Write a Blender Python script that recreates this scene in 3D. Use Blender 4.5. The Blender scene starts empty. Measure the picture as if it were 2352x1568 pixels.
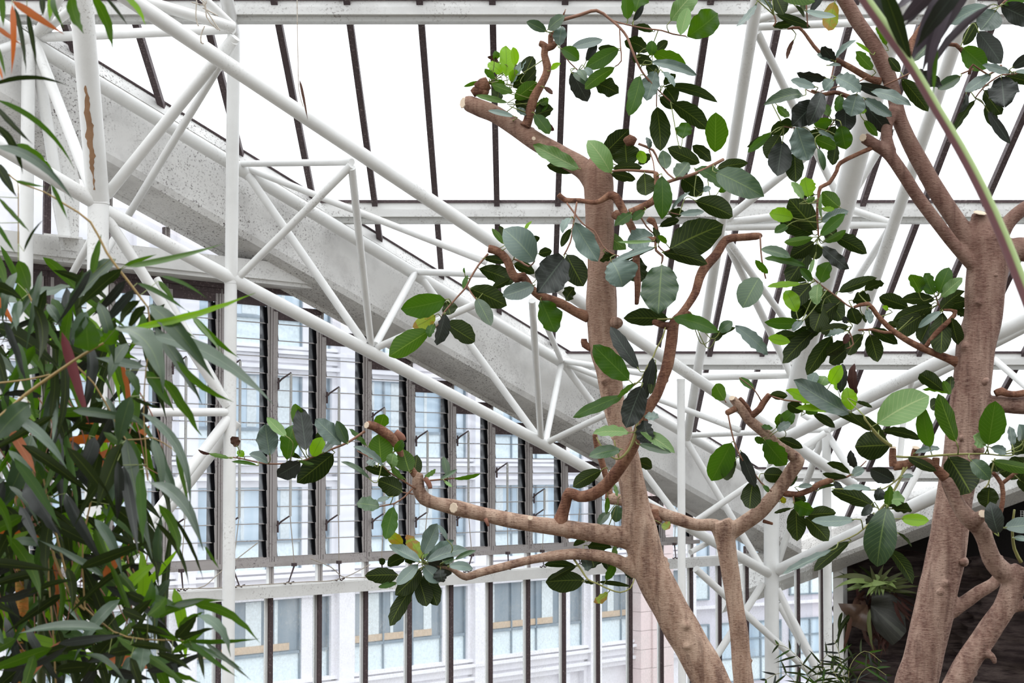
import bpy, bmesh, math, random
from mathutils import Vector, Matrix, noise

random.seed(7)
# ---------------------------------------------------------------- camera, sky, exposure
SC = bpy.context.scene
F = 3400.0            # focal length in pixels of a 2352 px wide frame
PY0 = 963.0           # image row of the optical axis
PITCH = math.radians(2.0)
CZ = 6.0              # eye height above the planting beds
cam = bpy.data.cameras.new('camera')
cam.sensor_width = 36.0
cam.lens = F / 2352 * 36.0
cam.shift_y = (PY0 - 784) / 2352.0
cam.clip_end = 400
cam.dof.use_dof = True
cam.dof.focus_distance = 9.0
cam.dof.aperture_fstop = 8.0
camo = bpy.data.objects.new('camera', cam)
SC.collection.objects.link(camo)
camo.location = (0, 0, CZ)
camo.rotation_euler = (math.pi / 2 + PITCH, 0, 0)
SC.camera = camo

world = bpy.data.worlds.new('overcast_sky')
SC.world = world
world.use_nodes = True
bg = world.node_tree.nodes['Background']
_nt = world.node_tree                                  # overcast dome, brighter overhead than at the horizon
_tc = _nt.nodes.new('ShaderNodeTexCoord'); _sx = _nt.nodes.new('ShaderNodeSeparateXYZ')
_nt.links.new(_tc.outputs['Generated'], _sx.inputs[0])
_mr = _nt.nodes.new('ShaderNodeMapRange')
_mr.inputs['From Min'].default_value = 0.0; _mr.inputs['From Max'].default_value = 1.0
_mr.inputs['To Min'].default_value = 1.05; _mr.inputs['To Max'].default_value = 3.3
_nt.links.new(_sx.outputs[2], _mr.inputs['Value'])
_nt.links.new(_mr.outputs[0], bg.inputs[1])
bg.inputs[0].default_value = (0.95, 0.975, 1.0, 1)
sun = bpy.data.lights.new('soft_sun', 'SUN')
sun.energy = 0.35
sun.angle = math.radians(40)
sun.color = (1.0, 0.97, 0.93)
suno = bpy.data.objects.new('soft_sun', sun)
SC.collection.objects.link(suno)
suno.rotation_euler = (math.radians(28), math.radians(-24), 0)

vs = SC.view_settings
vs.view_transform = 'Standard'
vs.look = 'None'
vs.exposure = 0.0
vs.gamma = 1.0
vs.use_curve_mapping = False
SC.render.film_transparent = False
SC.cycles.transparent_max_bounces = 40
SC.cycles.max_bounces = 8
SC.cycles.use_denoising = True

# ---------------------------------------------------------------- helpers
def ray(px, py):
    kx = (px - 1176.0) / F
    ky = (PY0 - py) / F
    c, s = math.cos(PITCH), math.sin(PITCH)
    return Vector((kx, c - s * ky, s + c * ky))
CAM = Vector((0, 0, CZ))
def P(px, py, Y):
    d = ray(px, py)
    return CAM + d * (Y / d.y)
def pxsize(p):          # metres per pixel at a point
    return (p - CAM).y / F
def hit(px, py, p0, n):
    d = ray(px, py)
    return CAM + d * ((p0 - CAM).dot(n) / d.dot(n))

def link(o, parent=None):
    SC.collection.objects.link(o)
    if parent is not None:
        o.parent = parent
    return o
def obj(name, bm, mats, parent=None, smooth=False):
    me = bpy.data.meshes.new(name)
    bm.to_mesh(me); bm.free()
    if not isinstance(mats, (list, tuple)): mats = [mats]
    for m in mats: me.materials.append(m)
    if smooth:
        for p in me.polygons: p.use_smooth = True
    return link(bpy.data.objects.new(name, me), parent)
def empty(name, loc=(0, 0, 0)):
    o = bpy.data.objects.new(name, None)
    o.empty_display_size = 0.2
    o.location = loc
    return link(o)
def reparent(o, root):
    o.parent = root
    o.matrix_parent_inverse = Matrix.Translation(-Vector(root.location))
def tag(o, label, cat, group=None):
    o['label'] = label; o['category'] = cat
    if group: o['group'] = group
    return o
def struct(o):
    o['kind'] = 'structure'
    return o

def basis(d):
    d = d.normalized()
    a = Vector((0, 0, 1)) if abs(d.z) < 0.9 else Vector((1, 0, 0))
    u = d.cross(a).normalized()
    return d, u, d.cross(u).normalized()

def tube(bm, pts, rads, seg=12, cap=True, wob=0.0, mi=0, smooth_caps=False):
    """swept tube through pts"""
    n = len(pts)
    rings = []
    pu = None
    for i, p in enumerate(pts):
        if i == 0: d = pts[1] - pts[0]
        elif i == n - 1: d = pts[-1] - pts[-2]
        else: d = (pts[i + 1] - pts[i]).normalized() + (pts[i] - pts[i - 1]).normalized()
        if d.length < 1e-9: d = Vector((0, 0, 1))
        d.normalize()
        if pu is None:
            _, u, v = basis(d)
        else:
            u = pu - d * pu.dot(d)
            u.normalize(); v = d.cross(u)
        pu = u
        ring = []
        for k in range(seg):
            a = 2 * math.pi * k / seg
            r = rads[i]
            if wob:
                q = p * 6 + Vector((math.cos(a), math.sin(a), 0)) * 0.8
                r *= 1 + wob * noise.noise(q)
            ring.append(bm.verts.new(p + (u * math.cos(a) + v * math.sin(a)) * r))
        rings.append(ring)
    for i in range(n - 1):
        for k in range(seg):
            f = bm.faces.new((rings[i][k], rings[i][(k + 1) % seg], rings[i + 1][(k + 1) % seg], rings[i + 1][k]))
            f.material_index = mi
            f.smooth = True
    if cap:
        if cap == 'weld':
            f = bm.faces.new(rings[0][::-1]); f.material_index = mi
            f = bm.faces.new(rings[-1]); f.material_index = mi
        else:
            f = bm.faces.new([bm.verts.new(v.co) for v in rings[0][::-1]]); f.material_index = mi
            f = bm.faces.new([bm.verts.new(v.co) for v in rings[-1]]); f.material_index = mi

def spline(pts, rads, step=0.02):
    """Catmull-Rom resample"""
    out, ro = [], []
    n = len(pts)
    for i in range(n - 1):
        p0 = pts[max(i - 1, 0)]; p1 = pts[i]; p2 = pts[i + 1]; p3 = pts[min(i + 2, n - 1)]
        m = max(2, min(24, int((p2 - p1).length / step)))
        for k in range(m):
            t = k / m
            t2, t3 = t * t, t * t * t
            q = 0.5 * ((2 * p1) + (p2 - p0) * t + (2 * p0 - 5 * p1 + 4 * p2 - p3) * t2 + (3 * p1 - p0 - 3 * p2 + p3) * t3)
            out.append(q); ro.append(rads[i] + (rads[i + 1] - rads[i]) * (t * t * (3 - 2 * t)))
    out.append(pts[-1]); ro.append(rads[-1])
    return out, ro

def box(bm, o, ax, ay, az, mi=0):
    """box from corner o spanned by three vectors"""
    v = [bm.verts.new(o + ax * i + ay * j + az * k) for i in (0, 1) for j in (0, 1) for k in (0, 1)]
    for q in ((0, 1, 3, 2), (4, 6, 7, 5), (0, 4, 5, 1), (2, 3, 7, 6), (0, 2, 6, 4), (1, 5, 7, 3)):
        f = bm.faces.new([v[i] for i in q]); f.material_index = mi
def fixn(bm):
    bmesh.ops.recalc_face_normals(bm, faces=bm.faces[:])
def prism(bm, A, B, mi=0):
    """closed prism between matching polygons A and B"""
    va = [bm.verts.new(p) for p in A]; vb = [bm.verts.new(p) for p in B]
    n = len(A)
    for i in range(n):
        f = bm.faces.new((va[i], va[(i + 1) % n], vb[(i + 1) % n], vb[i])); f.material_index = mi
    bm.faces.new(va[::-1]).material_index = mi
    bm.faces.new(vb).material_index = mi

# ---------------------------------------------------------------- materials
def newmat(name):
    m = bpy.data.materials.new(name); m.use_nodes = True
    nt = m.node_tree; nt.nodes.clear()
    out = nt.nodes.new('ShaderNodeOutputMaterial')
    return m, nt, out
def N(nt, t, **kw):
    n = nt.nodes.new(t)
    for k, v in kw.items():
        if hasattr(n, k): setattr(n, k, v)
        else: n.inputs[k.replace('_', ' ')].default_value = v
    return n
def L(nt, a, b): nt.links.new(a, b)
def ramp(nt, fac, stops):
    r = nt.nodes.new('ShaderNodeValToRGB')
    el = r.color_ramp.elements
    while len(el) > 1: el.remove(el[-1])
    el[0].position = stops[0][0]; el[0].color = (*stops[0][1], 1)
    for p, c in stops[1:]:
        e = el.new(p); e.color = (*c, 1)
    L(nt, fac, r.inputs[0])
    return r.outputs[0]
def g3(v): return (v, v, v)
def mixc(nt, fac, a, b):
    m = nt.nodes.new('ShaderNodeMix'); m.data_type = 'RGBA'
    for inp, val in ((m.inputs[0], fac), (m.inputs[6], a), (m.inputs[7], b)):
        if isinstance(val, tuple): inp.default_value = (*val, 1)
        elif isinstance(val, (int, float)): inp.default_value = val
        else: L(nt, val, inp)
    return m.outputs[2]
def bsdf(nt, color, rough=0.5, spec=0.5, bump=None, bs=0.3, bd=0.01):
    b = nt.nodes.new('ShaderNodeBsdfPrincipled')
    if isinstance(color, tuple): b.inputs['Base Color'].default_value = (*color, 1)
    else: L(nt, color, b.inputs['Base Color'])
    if isinstance(rough, (int, float)): b.inputs['Roughness'].default_value = rough
    else: L(nt, rough, b.inputs['Roughness'])
    b.inputs['Specular IOR Level'].default_value = spec
    if bump is not None:
        bn = nt.nodes.new('ShaderNodeBump'); bn.inputs['Strength'].default_value = bs
        bn.inputs['Distance'].default_value = bd
        L(nt, bump, bn.inputs['Height']); L(nt, bn.outputs[0], b.inputs['Normal'])
    return b
def tnoise(nt, scale, detail=4, rough=0.55, vec=None, stretch=None):
    tc = nt.nodes.new('ShaderNodeTexCoord')
    src = tc.outputs['Object'] if vec is None else vec
    if stretch:
        mp = nt.nodes.new('ShaderNodeMapping'); mp.inputs['Scale'].default_value = stretch
        L(nt, src, mp.inputs[0]); src = mp.outputs[0]
    n = nt.nodes.new('ShaderNodeTexNoise')
    n.inputs['Scale'].default_value = scale; n.inputs['Detail'].default_value = detail
    n.inputs['Roughness'].default_value = rough
    L(nt, src, n.inputs['Vector'])
    return n.outputs[0]

def mat_paint(name, base, dirt, lo, hi, speck=True, rough=0.45, stain=None, mottle=0):
    m, nt, out = newmat(name)
    big = tnoise(nt, 1.3, 3)
    fine = tnoise(nt, 55, 3, 0.6)
    mask = ramp(nt, big, [(lo, g3(0)), (hi, g3(1))])
    sp = ramp(nt, fine, [(0.55, g3(0)), (0.68, g3(1))])
    mm = N(nt, 'ShaderNodeMath', operation='MULTIPLY'); L(nt, mask, mm.inputs[0]); L(nt, sp, mm.inputs[1])
    c = mixc(nt, ramp(nt, tnoise(nt, 5, 5), [(0.4, g3(0)), (0.8, g3(0.22))]), base, tuple(x * 0.72 for x in base))
    c = mixc(nt, mm.outputs[0], c, dirt) if speck else c
    if stain:
        st = ramp(nt, tnoise(nt, 3, 5, 0.7, stretch=(9, 9, 0.9)), [(0.66, g3(0)), (0.72, g3(0.8))])
        c = mixc(nt, st, c, stain)
    if mottle:
        mo = ramp(nt, tnoise(nt, 2.1, 6, 0.68), [(0.46, g3(0)), (0.66, g3(mottle))])
        c = mixc(nt, mo, c, dirt)
    b = bsdf(nt, c, rough, 0.4, fine, 0.06, 0.004)
    L(nt, b.outputs[0], out.inputs[0])
    return m
M = {}
M['white'] = mat_paint('white_gloss_paint', (0.80, 0.80, 0.785), (0.30, 0.27, 0.24), 0.56, 0.76, rough=0.35, mottle=0.10)
M['white_rust'] = mat_paint('white_paint_rust_run', (0.80, 0.80, 0.785), (0.35, 0.28, 0.2), 0.5, 0.75, rough=0.4)
M['beam'] = mat_paint('mould_speckled_render', (0.70, 0.69, 0.67), (0.06, 0.042, 0.038), 0.40, 0.60, rough=0.6, mottle=0.24)
M['purlin'] = mat_paint('grimy_white_purlin', (0.76, 0.755, 0.735), (0.12, 0.09, 0.08), 0.45, 0.7, rough=0.5, mottle=0.12)
M['grey'] = mat_paint('grey_aluminium', (0.40, 0.37, 0.36), (0.12, 0.1, 0.1), 0.4, 0.6, rough=0.45)
M['brown'] = mat_paint('brown_bronze_bar', (0.065, 0.042, 0.045), (0.22, 0.17, 0.16), 0.3, 0.6, rough=0.6)
M['black'] = mat_paint('black_clip', (0.006, 0.006, 0.008), (0.02, 0.02, 0.02), 0.5, 0.7, speck=False)
M['stone'] = mat_paint('pale_facade_stone', (0.76, 0.745, 0.78), (0.5, 0.46, 0.48), 0.6, 0.8, rough=0.8)
M['pink'] = mat_paint('pink_facade_stone', (0.66, 0.54, 0.53), (0.5, 0.4, 0.4), 0.6, 0.8, rough=0.8)
M['concrete'] = mat_paint('street_concrete', (0.5, 0.49, 0.48), (0.3, 0.3, 0.3), 0.5, 0.8, rough=0.9)
M['soil'] = mat_paint('dark_soil', (0.10, 0.085, 0.06), (0.03, 0.02, 0.015), 0.3, 0.6, rough=0.95)
M['wire'] = mat_paint('pale_cord', (0.42, 0.37, 0.31), (0.2, 0.15, 0.1), 0.4, 0.6)

def mat_glass(name, tint, haze, dirt=0.0, hazecol=(0.8, 0.85, 0.9), streak=False, gloss=0.05, front=0.5):
    m, nt, out = newmat(name)
    tr = N(nt, 'ShaderNodeBsdfTransparent'); tr.inputs[0].default_value = (*tint, 1)
    df = N(nt, 'ShaderNodeBsdfDiffuse'); df.inputs[0].default_value = (*hazecol, 1)
    tl = N(nt, 'ShaderNodeBsdfTranslucent'); tl.inputs[0].default_value = (*hazecol, 1)
    m1 = N(nt, 'ShaderNodeMixShader'); m1.inputs[0].default_value = 1 - front
    L(nt, df.outputs[0], m1.inputs[1]); L(nt, tl.outputs[0], m1.inputs[2])
    n1 = tnoise(nt, 48 if streak else 2.5, 8, 0.8, stretch=(1, 1, 0.8) if streak else None)
    n2 = tnoise(nt, 2.3 if streak else 1.1, 3)
    mk = ramp(nt, n1, [(0.42, g3(haze)), (0.72, g3(haze + dirt))])
    mk2 = ramp(nt, n2, [(0.38, g3(0.25 if streak else 0.45 if front == 0.5 else 0.9)), (0.62, g3(1.0))])
    mm = N(nt, 'ShaderNodeMath', operation='MULTIPLY'); L(nt, mk, mm.inputs[0]); L(nt, mk2, mm.inputs[1])
    m2 = N(nt, 'ShaderNodeMixShader'); L(nt, mm.outputs[0], m2.inputs[0])
    L(nt, tr.outputs[0], m2.inputs[1]); L(nt, m1.outputs[0], m2.inputs[2])
    gl = N(nt, 'ShaderNodeBsdfGlossy'); gl.inputs['Roughness'].default_value = 0.05
    m3 = N(nt, 'ShaderNodeMixShader'); m3.inputs[0].default_value = gloss
    L(nt, m2.outputs[0], m3.inputs[1]); L(nt, gl.outputs[0], m3.inputs[2])
    L(nt, m3.outputs[0], out.inputs[0])
    return m
M['roofglass'] = mat_glass('roof_glass', (0.97, 0.985, 1.0), 0.55, 0.15, (0.95, 0.965, 0.98), gloss=0.0, front=0.15)
M['glass'] = mat_glass('louvre_glass', (0.96, 0.98, 1.0), 0.08, 0.03, (0.85, 0.9, 0.95), gloss=0.05)
M['dirtyglass'] = mat_glass('dirty_fixed_glass', (0.93, 0.96, 0.98), 0.10, 0.42, (0.78, 0.78, 0.74), streak=True, gloss=0.04)

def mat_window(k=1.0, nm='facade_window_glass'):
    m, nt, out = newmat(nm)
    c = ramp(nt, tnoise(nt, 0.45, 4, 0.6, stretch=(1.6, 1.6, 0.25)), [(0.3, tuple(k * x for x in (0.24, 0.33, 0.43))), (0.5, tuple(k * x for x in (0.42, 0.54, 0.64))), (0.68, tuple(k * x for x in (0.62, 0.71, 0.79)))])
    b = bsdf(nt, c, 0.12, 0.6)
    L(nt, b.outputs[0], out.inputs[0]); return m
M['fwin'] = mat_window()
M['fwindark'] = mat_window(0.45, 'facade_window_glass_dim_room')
def simple(name, c, rough=0.5, spec=0.5):
    m, nt, out = newmat(name); n = tnoise(nt, 12, 4)
    col = mixc(nt, ramp(nt, n, [(0.35, g3(0)), (0.7, g3(1))]), c, tuple(x * 0.8 for x in c))
    L(nt, bsdf(nt, col, rough, spec, n, 0.05, 0.003).outputs[0], out.inputs[0]); return m
M['black'] = simple('matt_black_clip', (0.004, 0.004, 0.005), 0.95, 0.05)
M['curtain'] = simple('pale_curtain', (0.66, 0.72, 0.74), 0.8, 0.1)
M['fpanel'] = simple('facade_pale_blue_panel', (0.70, 0.80, 0.84), 0.3)
M['fframe'] = simple('facade_grey_blue_frame', (0.20, 0.26, 0.31), 0.5)
M['fblind'] = simple('facade_tan_blind', (0.55, 0.42, 0.30), 0.8)

def mat_bark(name, light, mid, dark, ringscale=26, red=None):
    m, nt, out = newmat(name)
    big = tnoise(nt, 5, 5, 0.6, stretch=(3.2, 3.2, 0.7))
    fine = tnoise(nt, 70, 4, 0.7, stretch=(0.5, 0.5, 1.8))
    speck = tnoise(nt, 150, 2, 0.5, stretch=(0.45, 0.45, 1.0))
    c = ramp(nt, big, [(0.30, dark), (0.47, mid), (0.66, light)])
    c = mixc(nt, ramp(nt, fine, [(0.40, g3(0.0)), (0.62, g3(0.55))]), c, light)
    c = mixc(nt, ramp(nt, speck, [(0.60, g3(0)), (0.68, g3(0.55))]), c, dark)
    if red:      # colour turns redder and darker towards the top of the tree
        sz = nt.nodes.new('ShaderNodeSeparateXYZ'); tcz = nt.nodes.new('ShaderNodeTexCoord'); L(nt, tcz.outputs['Object'], sz.inputs[0])
        mrz = nt.nodes.new('ShaderNodeMapRange'); mrz.inputs['From Min'].default_value = 6.1; mrz.inputs['From Max'].default_value = 7.5
        mrz.inputs['To Max'].default_value = 0.62
        L(nt, sz.outputs[2], mrz.inputs['Value'])
        c = mixc(nt, mrz.outputs[0], c, red)
    rings = tnoise(nt, 60, 3, 0.6, stretch=(0.12, 0.12, 1.6))
    c = mixc(nt, ramp(nt, rings, [(0.52, g3(0)), (0.66, g3(0.16))]), c, dark)
    vst = tnoise(nt, 9, 3, 0.6, stretch=(2.2, 2.2, 0.12))
    c = mixc(nt, ramp(nt, vst, [(0.54, g3(0)), (0.68, g3(0.6))]), c, dark)
    hgt = N(nt, 'ShaderNodeMath', operation='ADD'); L(nt, fine, hgt.inputs[0]); L(nt, speck, hgt.inputs[1])
    b = bsdf(nt, c, 0.75, 0.25, hgt.outputs[0], 0.55, 0.006)
    L(nt, b.outputs[0], out.inputs[0]); return m
M['bark'] = mat_bark('pale_tan_bark', (0.44, 0.315, 0.235), (0.27, 0.165, 0.115), (0.085, 0.037, 0.026), red=(0.15, 0.072, 0.05))
M['bark2'] = mat_bark('purple_tan_bark', (0.33, 0.225, 0.175), (0.165, 0.09, 0.068), (0.06, 0.024, 0.018), red=(0.12, 0.055, 0.04))
M['barkred'] = mat_bark('red_brown_bark', (0.26, 0.135, 0.082), (0.13, 0.052, 0.03), (0.05, 0.016, 0.01))
M['cut'] = simple('pale_cut_wood', (0.62, 0.5, 0.38), 0.8, 0.2)
M['twig'] = simple('brown_twig', (0.22, 0.11, 0.07), 0.6, 0.3)
M['twiggreen'] = simple('olive_twig', (0.25, 0.24, 0.08), 0.5, 0.3)
M['petiole'] = simple('yellow_green_petiole', (0.17, 0.20, 0.045), 0.5, 0.4)
M['stipule'] = simple('dry_brown_sheath', (0.28, 0.13, 0.09), 0.7, 0.2)

def mat_leaf(name, top, under, vein_top, vein_under, trans, tw, rough=0.33, nv=11.0, slope=2.6, spec=0.5, parallel=False, edge=None):
    m, nt, out = newmat(name)
    uv = N(nt, 'ShaderNodeUVMap'); uv.uv_map = 'UVMap'
    sp = N(nt, 'ShaderNodeSeparateXYZ'); L(nt, uv.outputs[0], sp.inputs[0])
    def MT(op, a, b=None, c=None):
        n = nt.nodes.new('ShaderNodeMath'); n.operation = op
        for i, v in enumerate((a, b, c)):
            if v is None: continue
            if isinstance(v, (int, float)): n.inputs[i].default_value = v
            else: L(nt, v, n.inputs[i])
        return n.outputs[0]
    av = MT('ABSOLUTE', sp.outputs[1])
    if parallel:
        fr = MT('FRACT', MT('MULTIPLY', sp.outputs[1], 7.0))
        lat = MT('MULTIPLY', MT('LESS_THAN', fr, 0.25), 0.25)
    else:
        q = MT('SUBTRACT', MT('MULTIPLY', sp.outputs[0], nv), MT('MULTIPLY', av, slope))
        fr = MT('ABSOLUTE', MT('SUBTRACT', MT('FRACT', q), 0.5))
        lat = MT('MULTIPLY', MT('SMOOTH_MIN', MT('MULTIPLY', MT('GREATER_THAN', fr, 0.445), 1.0), 1.0, 0.05), 0.6)
    mid = MT('LESS_THAN', av, 0.045)
    vein = MT('MAXIMUM', mid, lat)
    at = N(nt, 'ShaderNodeAttribute'); at.attribute_name = 'tint'
    nz = tnoise(nt, 9, 4, 0.6)
    def side(col, vc, vamt):
        k = mixc(nt, at.outputs['Fac'], tuple(x * 0.62 for x in col), tuple(min(1, x * 1.38) for x in col))
        k = mixc(nt, ramp(nt, nz, [(0.35, g3(0)), (0.7, g3(0.35))]), k, tuple(min(1, x * 1.5) for x in col))
        if edge:
            e = MT('MULTIPLY', MT('GREATER_THAN', sp.outputs[0], 0.8), 1.0)
            e2 = MT('MAXIMUM', MT('MULTIPLY', ramp_f(nt, tnoise(nt, 22, 3), 0.5, 0.55), 0.9), e)
            k = mixc(nt, e2, k, edge)
        return mixc(nt, MT('MULTIPLY', vein, vamt), k, vc)
    def side_b(c, r): 
        b = bsdf(nt, c, r, spec, MT('SUBTRACT', nz, MT('MULTIPLY', vein, 0.5)), 0.25, 0.004); return b
    A = side_b(side(top, vein_top, 0.55), rough)
    B = side_b(side(under, vein_under, 0.8), 0.55)
    gm = N(nt, 'ShaderNodeNewGeometry')
    mx = N(nt, 'ShaderNodeMixShader'); L(nt, gm.outputs['Backfacing'], mx.inputs[0])
    L(nt, A.outputs[0], mx.inputs[1]); L(nt, B.outputs[0], mx.inputs[2])
    tl = N(nt, 'ShaderNodeBsdfTranslucent')
    tcol = mixc(nt, MT('MULTIPLY', vein, 0.5), trans, tuple(x * 0.55 for x in trans))
    L(nt, tcol, tl.inputs[0])
    m2 = N(nt, 'ShaderNodeMixShader'); m2.inputs[0].default_value = tw
    L(nt, mx.outputs[0], m2.inputs[1]); L(nt, tl.outputs[0], m2.inputs[2])
    L(nt, m2.outputs[0], out.inputs[0])
    return m
def ramp_f(nt, fac, a, b): return ramp(nt, fac, [(a, g3(0)), (b, g3(1))])
LEAFM = {}
def leafset(pref, par):
    R = {}
    bo = 0.72 if par else 1.0
    def q(c, k=1.0): return tuple(x * k * bo for x in c)
    R['D'] = mat_leaf(pref + 'dark_leaf', q((0.010, 0.020, 0.007)), q((0.016, 0.026, 0.004)), q((0.06, 0.10, 0.03)), q((0.13, 0.17, 0.025)), (0.018, 0.055, 0.001), 0.11, spec=0.22, rough=0.42, parallel=par)
    R['K'] = mat_leaf(pref + 'slate_leaf', q((0.023, 0.028, 0.023)), q((0.02, 0.024, 0.014)), q((0.09, 0.12, 0.09)), q((0.1, 0.12, 0.06)), (0.015, 0.02, 0.004), 0.05, spec=0.4, rough=0.32, parallel=par)
    R['G'] = mat_leaf(pref + 'green_leaf', q((0.019, 0.056, 0.006)), q((0.028, 0.064, 0.004)), q((0.12, 0.2, 0.03)), q((0.17, 0.26, 0.035)), (0.10, 0.25, 0.002), 0.28, spec=0.25, rough=0.42, parallel=par)
    R['B'] = mat_leaf(pref + 'young_leaf', q((0.13, 0.25, 0.006)), q((0.15, 0.27, 0.008)), q((0.04, 0.12, 0.01)), q((0.04, 0.12, 0.01)), (0.30, 0.62, 0.008), 0.42, spec=0.3, parallel=par)
    R['L'] = mat_leaf(pref + 'light_leaf', q((0.12, 0.215, 0.065)), q((0.09, 0.16, 0.03)), q((0.36, 0.42, 0.18)), q((0.4, 0.47, 0.16)), (0.1, 0.22, 0.02), 0.16, spec=0.35, parallel=par)
    R['S'] = mat_leaf(pref + 'silver_sheen_leaf', q((0.088, 0.128, 0.108) if not par else (0.075, 0.125, 0.075)), q((0.065, 0.10, 0.058) if not par else (0.05, 0.09, 0.04)), q((0.24, 0.31, 0.2)), q((0.22, 0.29, 0.16)), (0.04, 0.08, 0.025), 0.07, rough=0.27, spec=0.55, parallel=par)  # grey sky sheen of upper leaf surfaces, put into the base colour
    R['T'] = mat_leaf(pref + 'sheen_green_leaf', q((0.038, 0.072, 0.034)), q((0.035, 0.062, 0.016)), q((0.17, 0.24, 0.07)), q((0.19, 0.26, 0.07)), (0.035, 0.1, 0.01), 0.12, rough=0.28, spec=0.5, parallel=par)  # between green and silver; part of the sky sheen is painted in
    R['Y'] = mat_leaf(pref + 'yellowing_leaf', (0.16, 0.25, 0.012), (0.2, 0.28, 0.02), (0.06, 0.14, 0.01), (0.06, 0.14, 0.01), (0.4, 0.42, 0.01), 0.35, edge=(0.26, 0.075, 0.012), parallel=par)
    R['O'] = mat_leaf(pref + 'orange_leaf', (0.33, 0.08, 0.016), (0.35, 0.09, 0.016), (0.45, 0.17, 0.06), (0.45, 0.17, 0.06), (0.5, 0.12, 0.015), 0.35, parallel=par)
    R['R'] = mat_leaf(pref + 'dead_brown_leaf', (0.05, 0.02, 0.016), (0.08, 0.04, 0.027), (0.12, 0.06, 0.04), (0.12, 0.06, 0.04), (0.05, 0.015, 0.01), 0.08, rough=0.7, spec=0.2, parallel=par)
    return R
TYPES = 'DKGBLSTYOR'
FIC = leafset('fig_', False)
BAM = leafset('bamboo_', True)
FICL = [FIC[t] for t in TYPES] + [M['petiole']]
BAML = [BAM[t] for t in TYPES] + [M['petiole']]

def leaf(bm, b, t, w, typ, shape='fig', roll=None, bend=None, mid=None):
    """blade from b to t; w = apparent width as seen from the viewpoint side"""
    uvl = bm.loops.layers.uv.get('UVMap') or bm.loops.layers.uv.new('UVMap')
    cl = bm.verts.layers.float.get('tint') or bm.verts.layers.float.new('tint')
    ax = t - b
    ln = ax.length
    if ln < 1e-4: return
    a = ax / ln
    v = (((b + t) / 2) - CAM).normalized()
    p = a.cross(v)
    if p.length < 0.15: p = a.cross(Vector((0, 0, 1)))
    p.normalize()
    nrm = p.cross(a).normalized()
    if nrm.dot(v) > 0: nrm = -nrm                 # faces the viewpoint
    if roll is None:
        roll = random.uniform(0.15, 0.75)
    # turn about the long axis so that the visible side looks up (S,L,T) or down (D)
    up = 1 if typ in 'SLTB' else -1
    if typ in 'GYO': up = random.choice((-1, 1))
    s = 1 if (p.z * up) > 0 else -1
    n2 = (nrm * math.cos(roll) + p * s * math.sin(roll)).normalized()
    wd = a.cross(n2).normalized()
    wr = w / max(0.5, math.cos(roll))
    top_visible = typ in 'SKTBL' or (typ in 'GYOR' and random.random() < 0.5)
    if not top_visible: wd = -wd; n2v = -n2
    else: n2v = n2
    # now upper surface normal is n2v ; a x ... keep winding consistent
    wd = n2v.cross(a).normalized()
    nu, nvn = (11, 6) if shape == 'fig' else (9, 4)
    if bend is None: bend = random.uniform(-0.06, 0.17)
    fold = random.uniform(0.04, 0.38)
    wave = random.uniform(0.0, 0.06); wf = random.uniform(5, 10); ph = random.uniform(0, 6)
    tint = random.random()
    mi = TYPES.index(typ)
    asym = random.uniform(-0.12, 0.12)
    notch = [random.uniform(-0.05, 0.05) for _ in range(nu + 1)]
    rows = []
    for i in range(nu + 1):
        u = i / nu
        if shape == 'fig':
            h = (math.sin(math.pi * min(1, (u * 0.97 + 0.03)) ** 1.08)) ** 0.62
            if u > 0.93: h *= max(0.02, (1 - u) / 0.07) ** 0.8
            if u < 0.02: h = 0.05
        else:
            h = (math.sin(math.pi * u ** 0.62)) ** 0.85 if 0 < u < 1 else 0.03
            if u > 0.85: h *= max(0.03, (1 - u) / 0.15)
        h = max(h, 0.02) * (1 + (notch[i] if shape == 'fig' else 0))
        c = b + a * (ln * u)
        if mid is not None:
            m_ = mid
            c = b * (1 - u) ** 2 + m_ * 2 * u * (1 - u) + t * u * u
        c = c + n2v * (-bend * ln * 4 * u * (1 - u) * (-1)) - Vector((0, 0, 1)) * 0.0
        row = []
        for j in range(nvn + 1):
            q = j / nvn * 2 - 1
            off = wd * (q * (1 + asym * (1 if q > 0 else -1)) * h * wr / 2)
            lift = n2v * (abs(q) * fold * h * wr / 2 + wave * wr * math.sin(wf * u * 3 + ph) * q * q * 2)
            vv = bm.verts.new(c + off + lift)
            vv[cl] = tint
            row.append((vv, u, q))
        rows.append(row)
    for i in range(nu):
        for j in range(nvn):
            q4 = (rows[i][j], rows[i + 1][j], rows[i + 1][j + 1], rows[i][j + 1])
            f = bm.faces.new([x[0] for x in q4])
            f.material_index = mi; f.smooth = True
            for lp, x in zip(f.loops, q4): lp[uvl].uv = (x[1], x[2])
    # make the geometric normal agree with the upper surface
    f0 = bm.faces[-1] if False else None
M['grey2'] = mat_paint('weathered_grey_flange', (0.50, 0.50, 0.48), (0.2, 0.17, 0.15), 0.4, 0.65)
# ---------------------------------------------------------------- left glazed wall plane
S45 = Vector((0.714, 0.700, 0)).normalized()          # along the wall, away from the camera
NIN = Vector((0.700, -0.714, 0)).normalized()         # towards the room
_r = ray(505, 1082); W0 = CAM + _r * (13.4 / _r.y); W0.z = CZ
UP = Vector((0, 0, 1))
def Wp(s, z, d=0.0): return W0 + S45 * s + NIN * d + UP * z     # z relative to the eye
def onW(px, py, d=0.0): return hit(px, py, W0 + NIN * d, NIN)
def wc(px, py, d=0.0):
    q = onW(px, py, d) - W0
    return q.dot(S45), q.z
NU = 16
PITCHM = (wc(1587, 1082)[0] - wc(505, 1082)[0]) / 12.0

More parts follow.
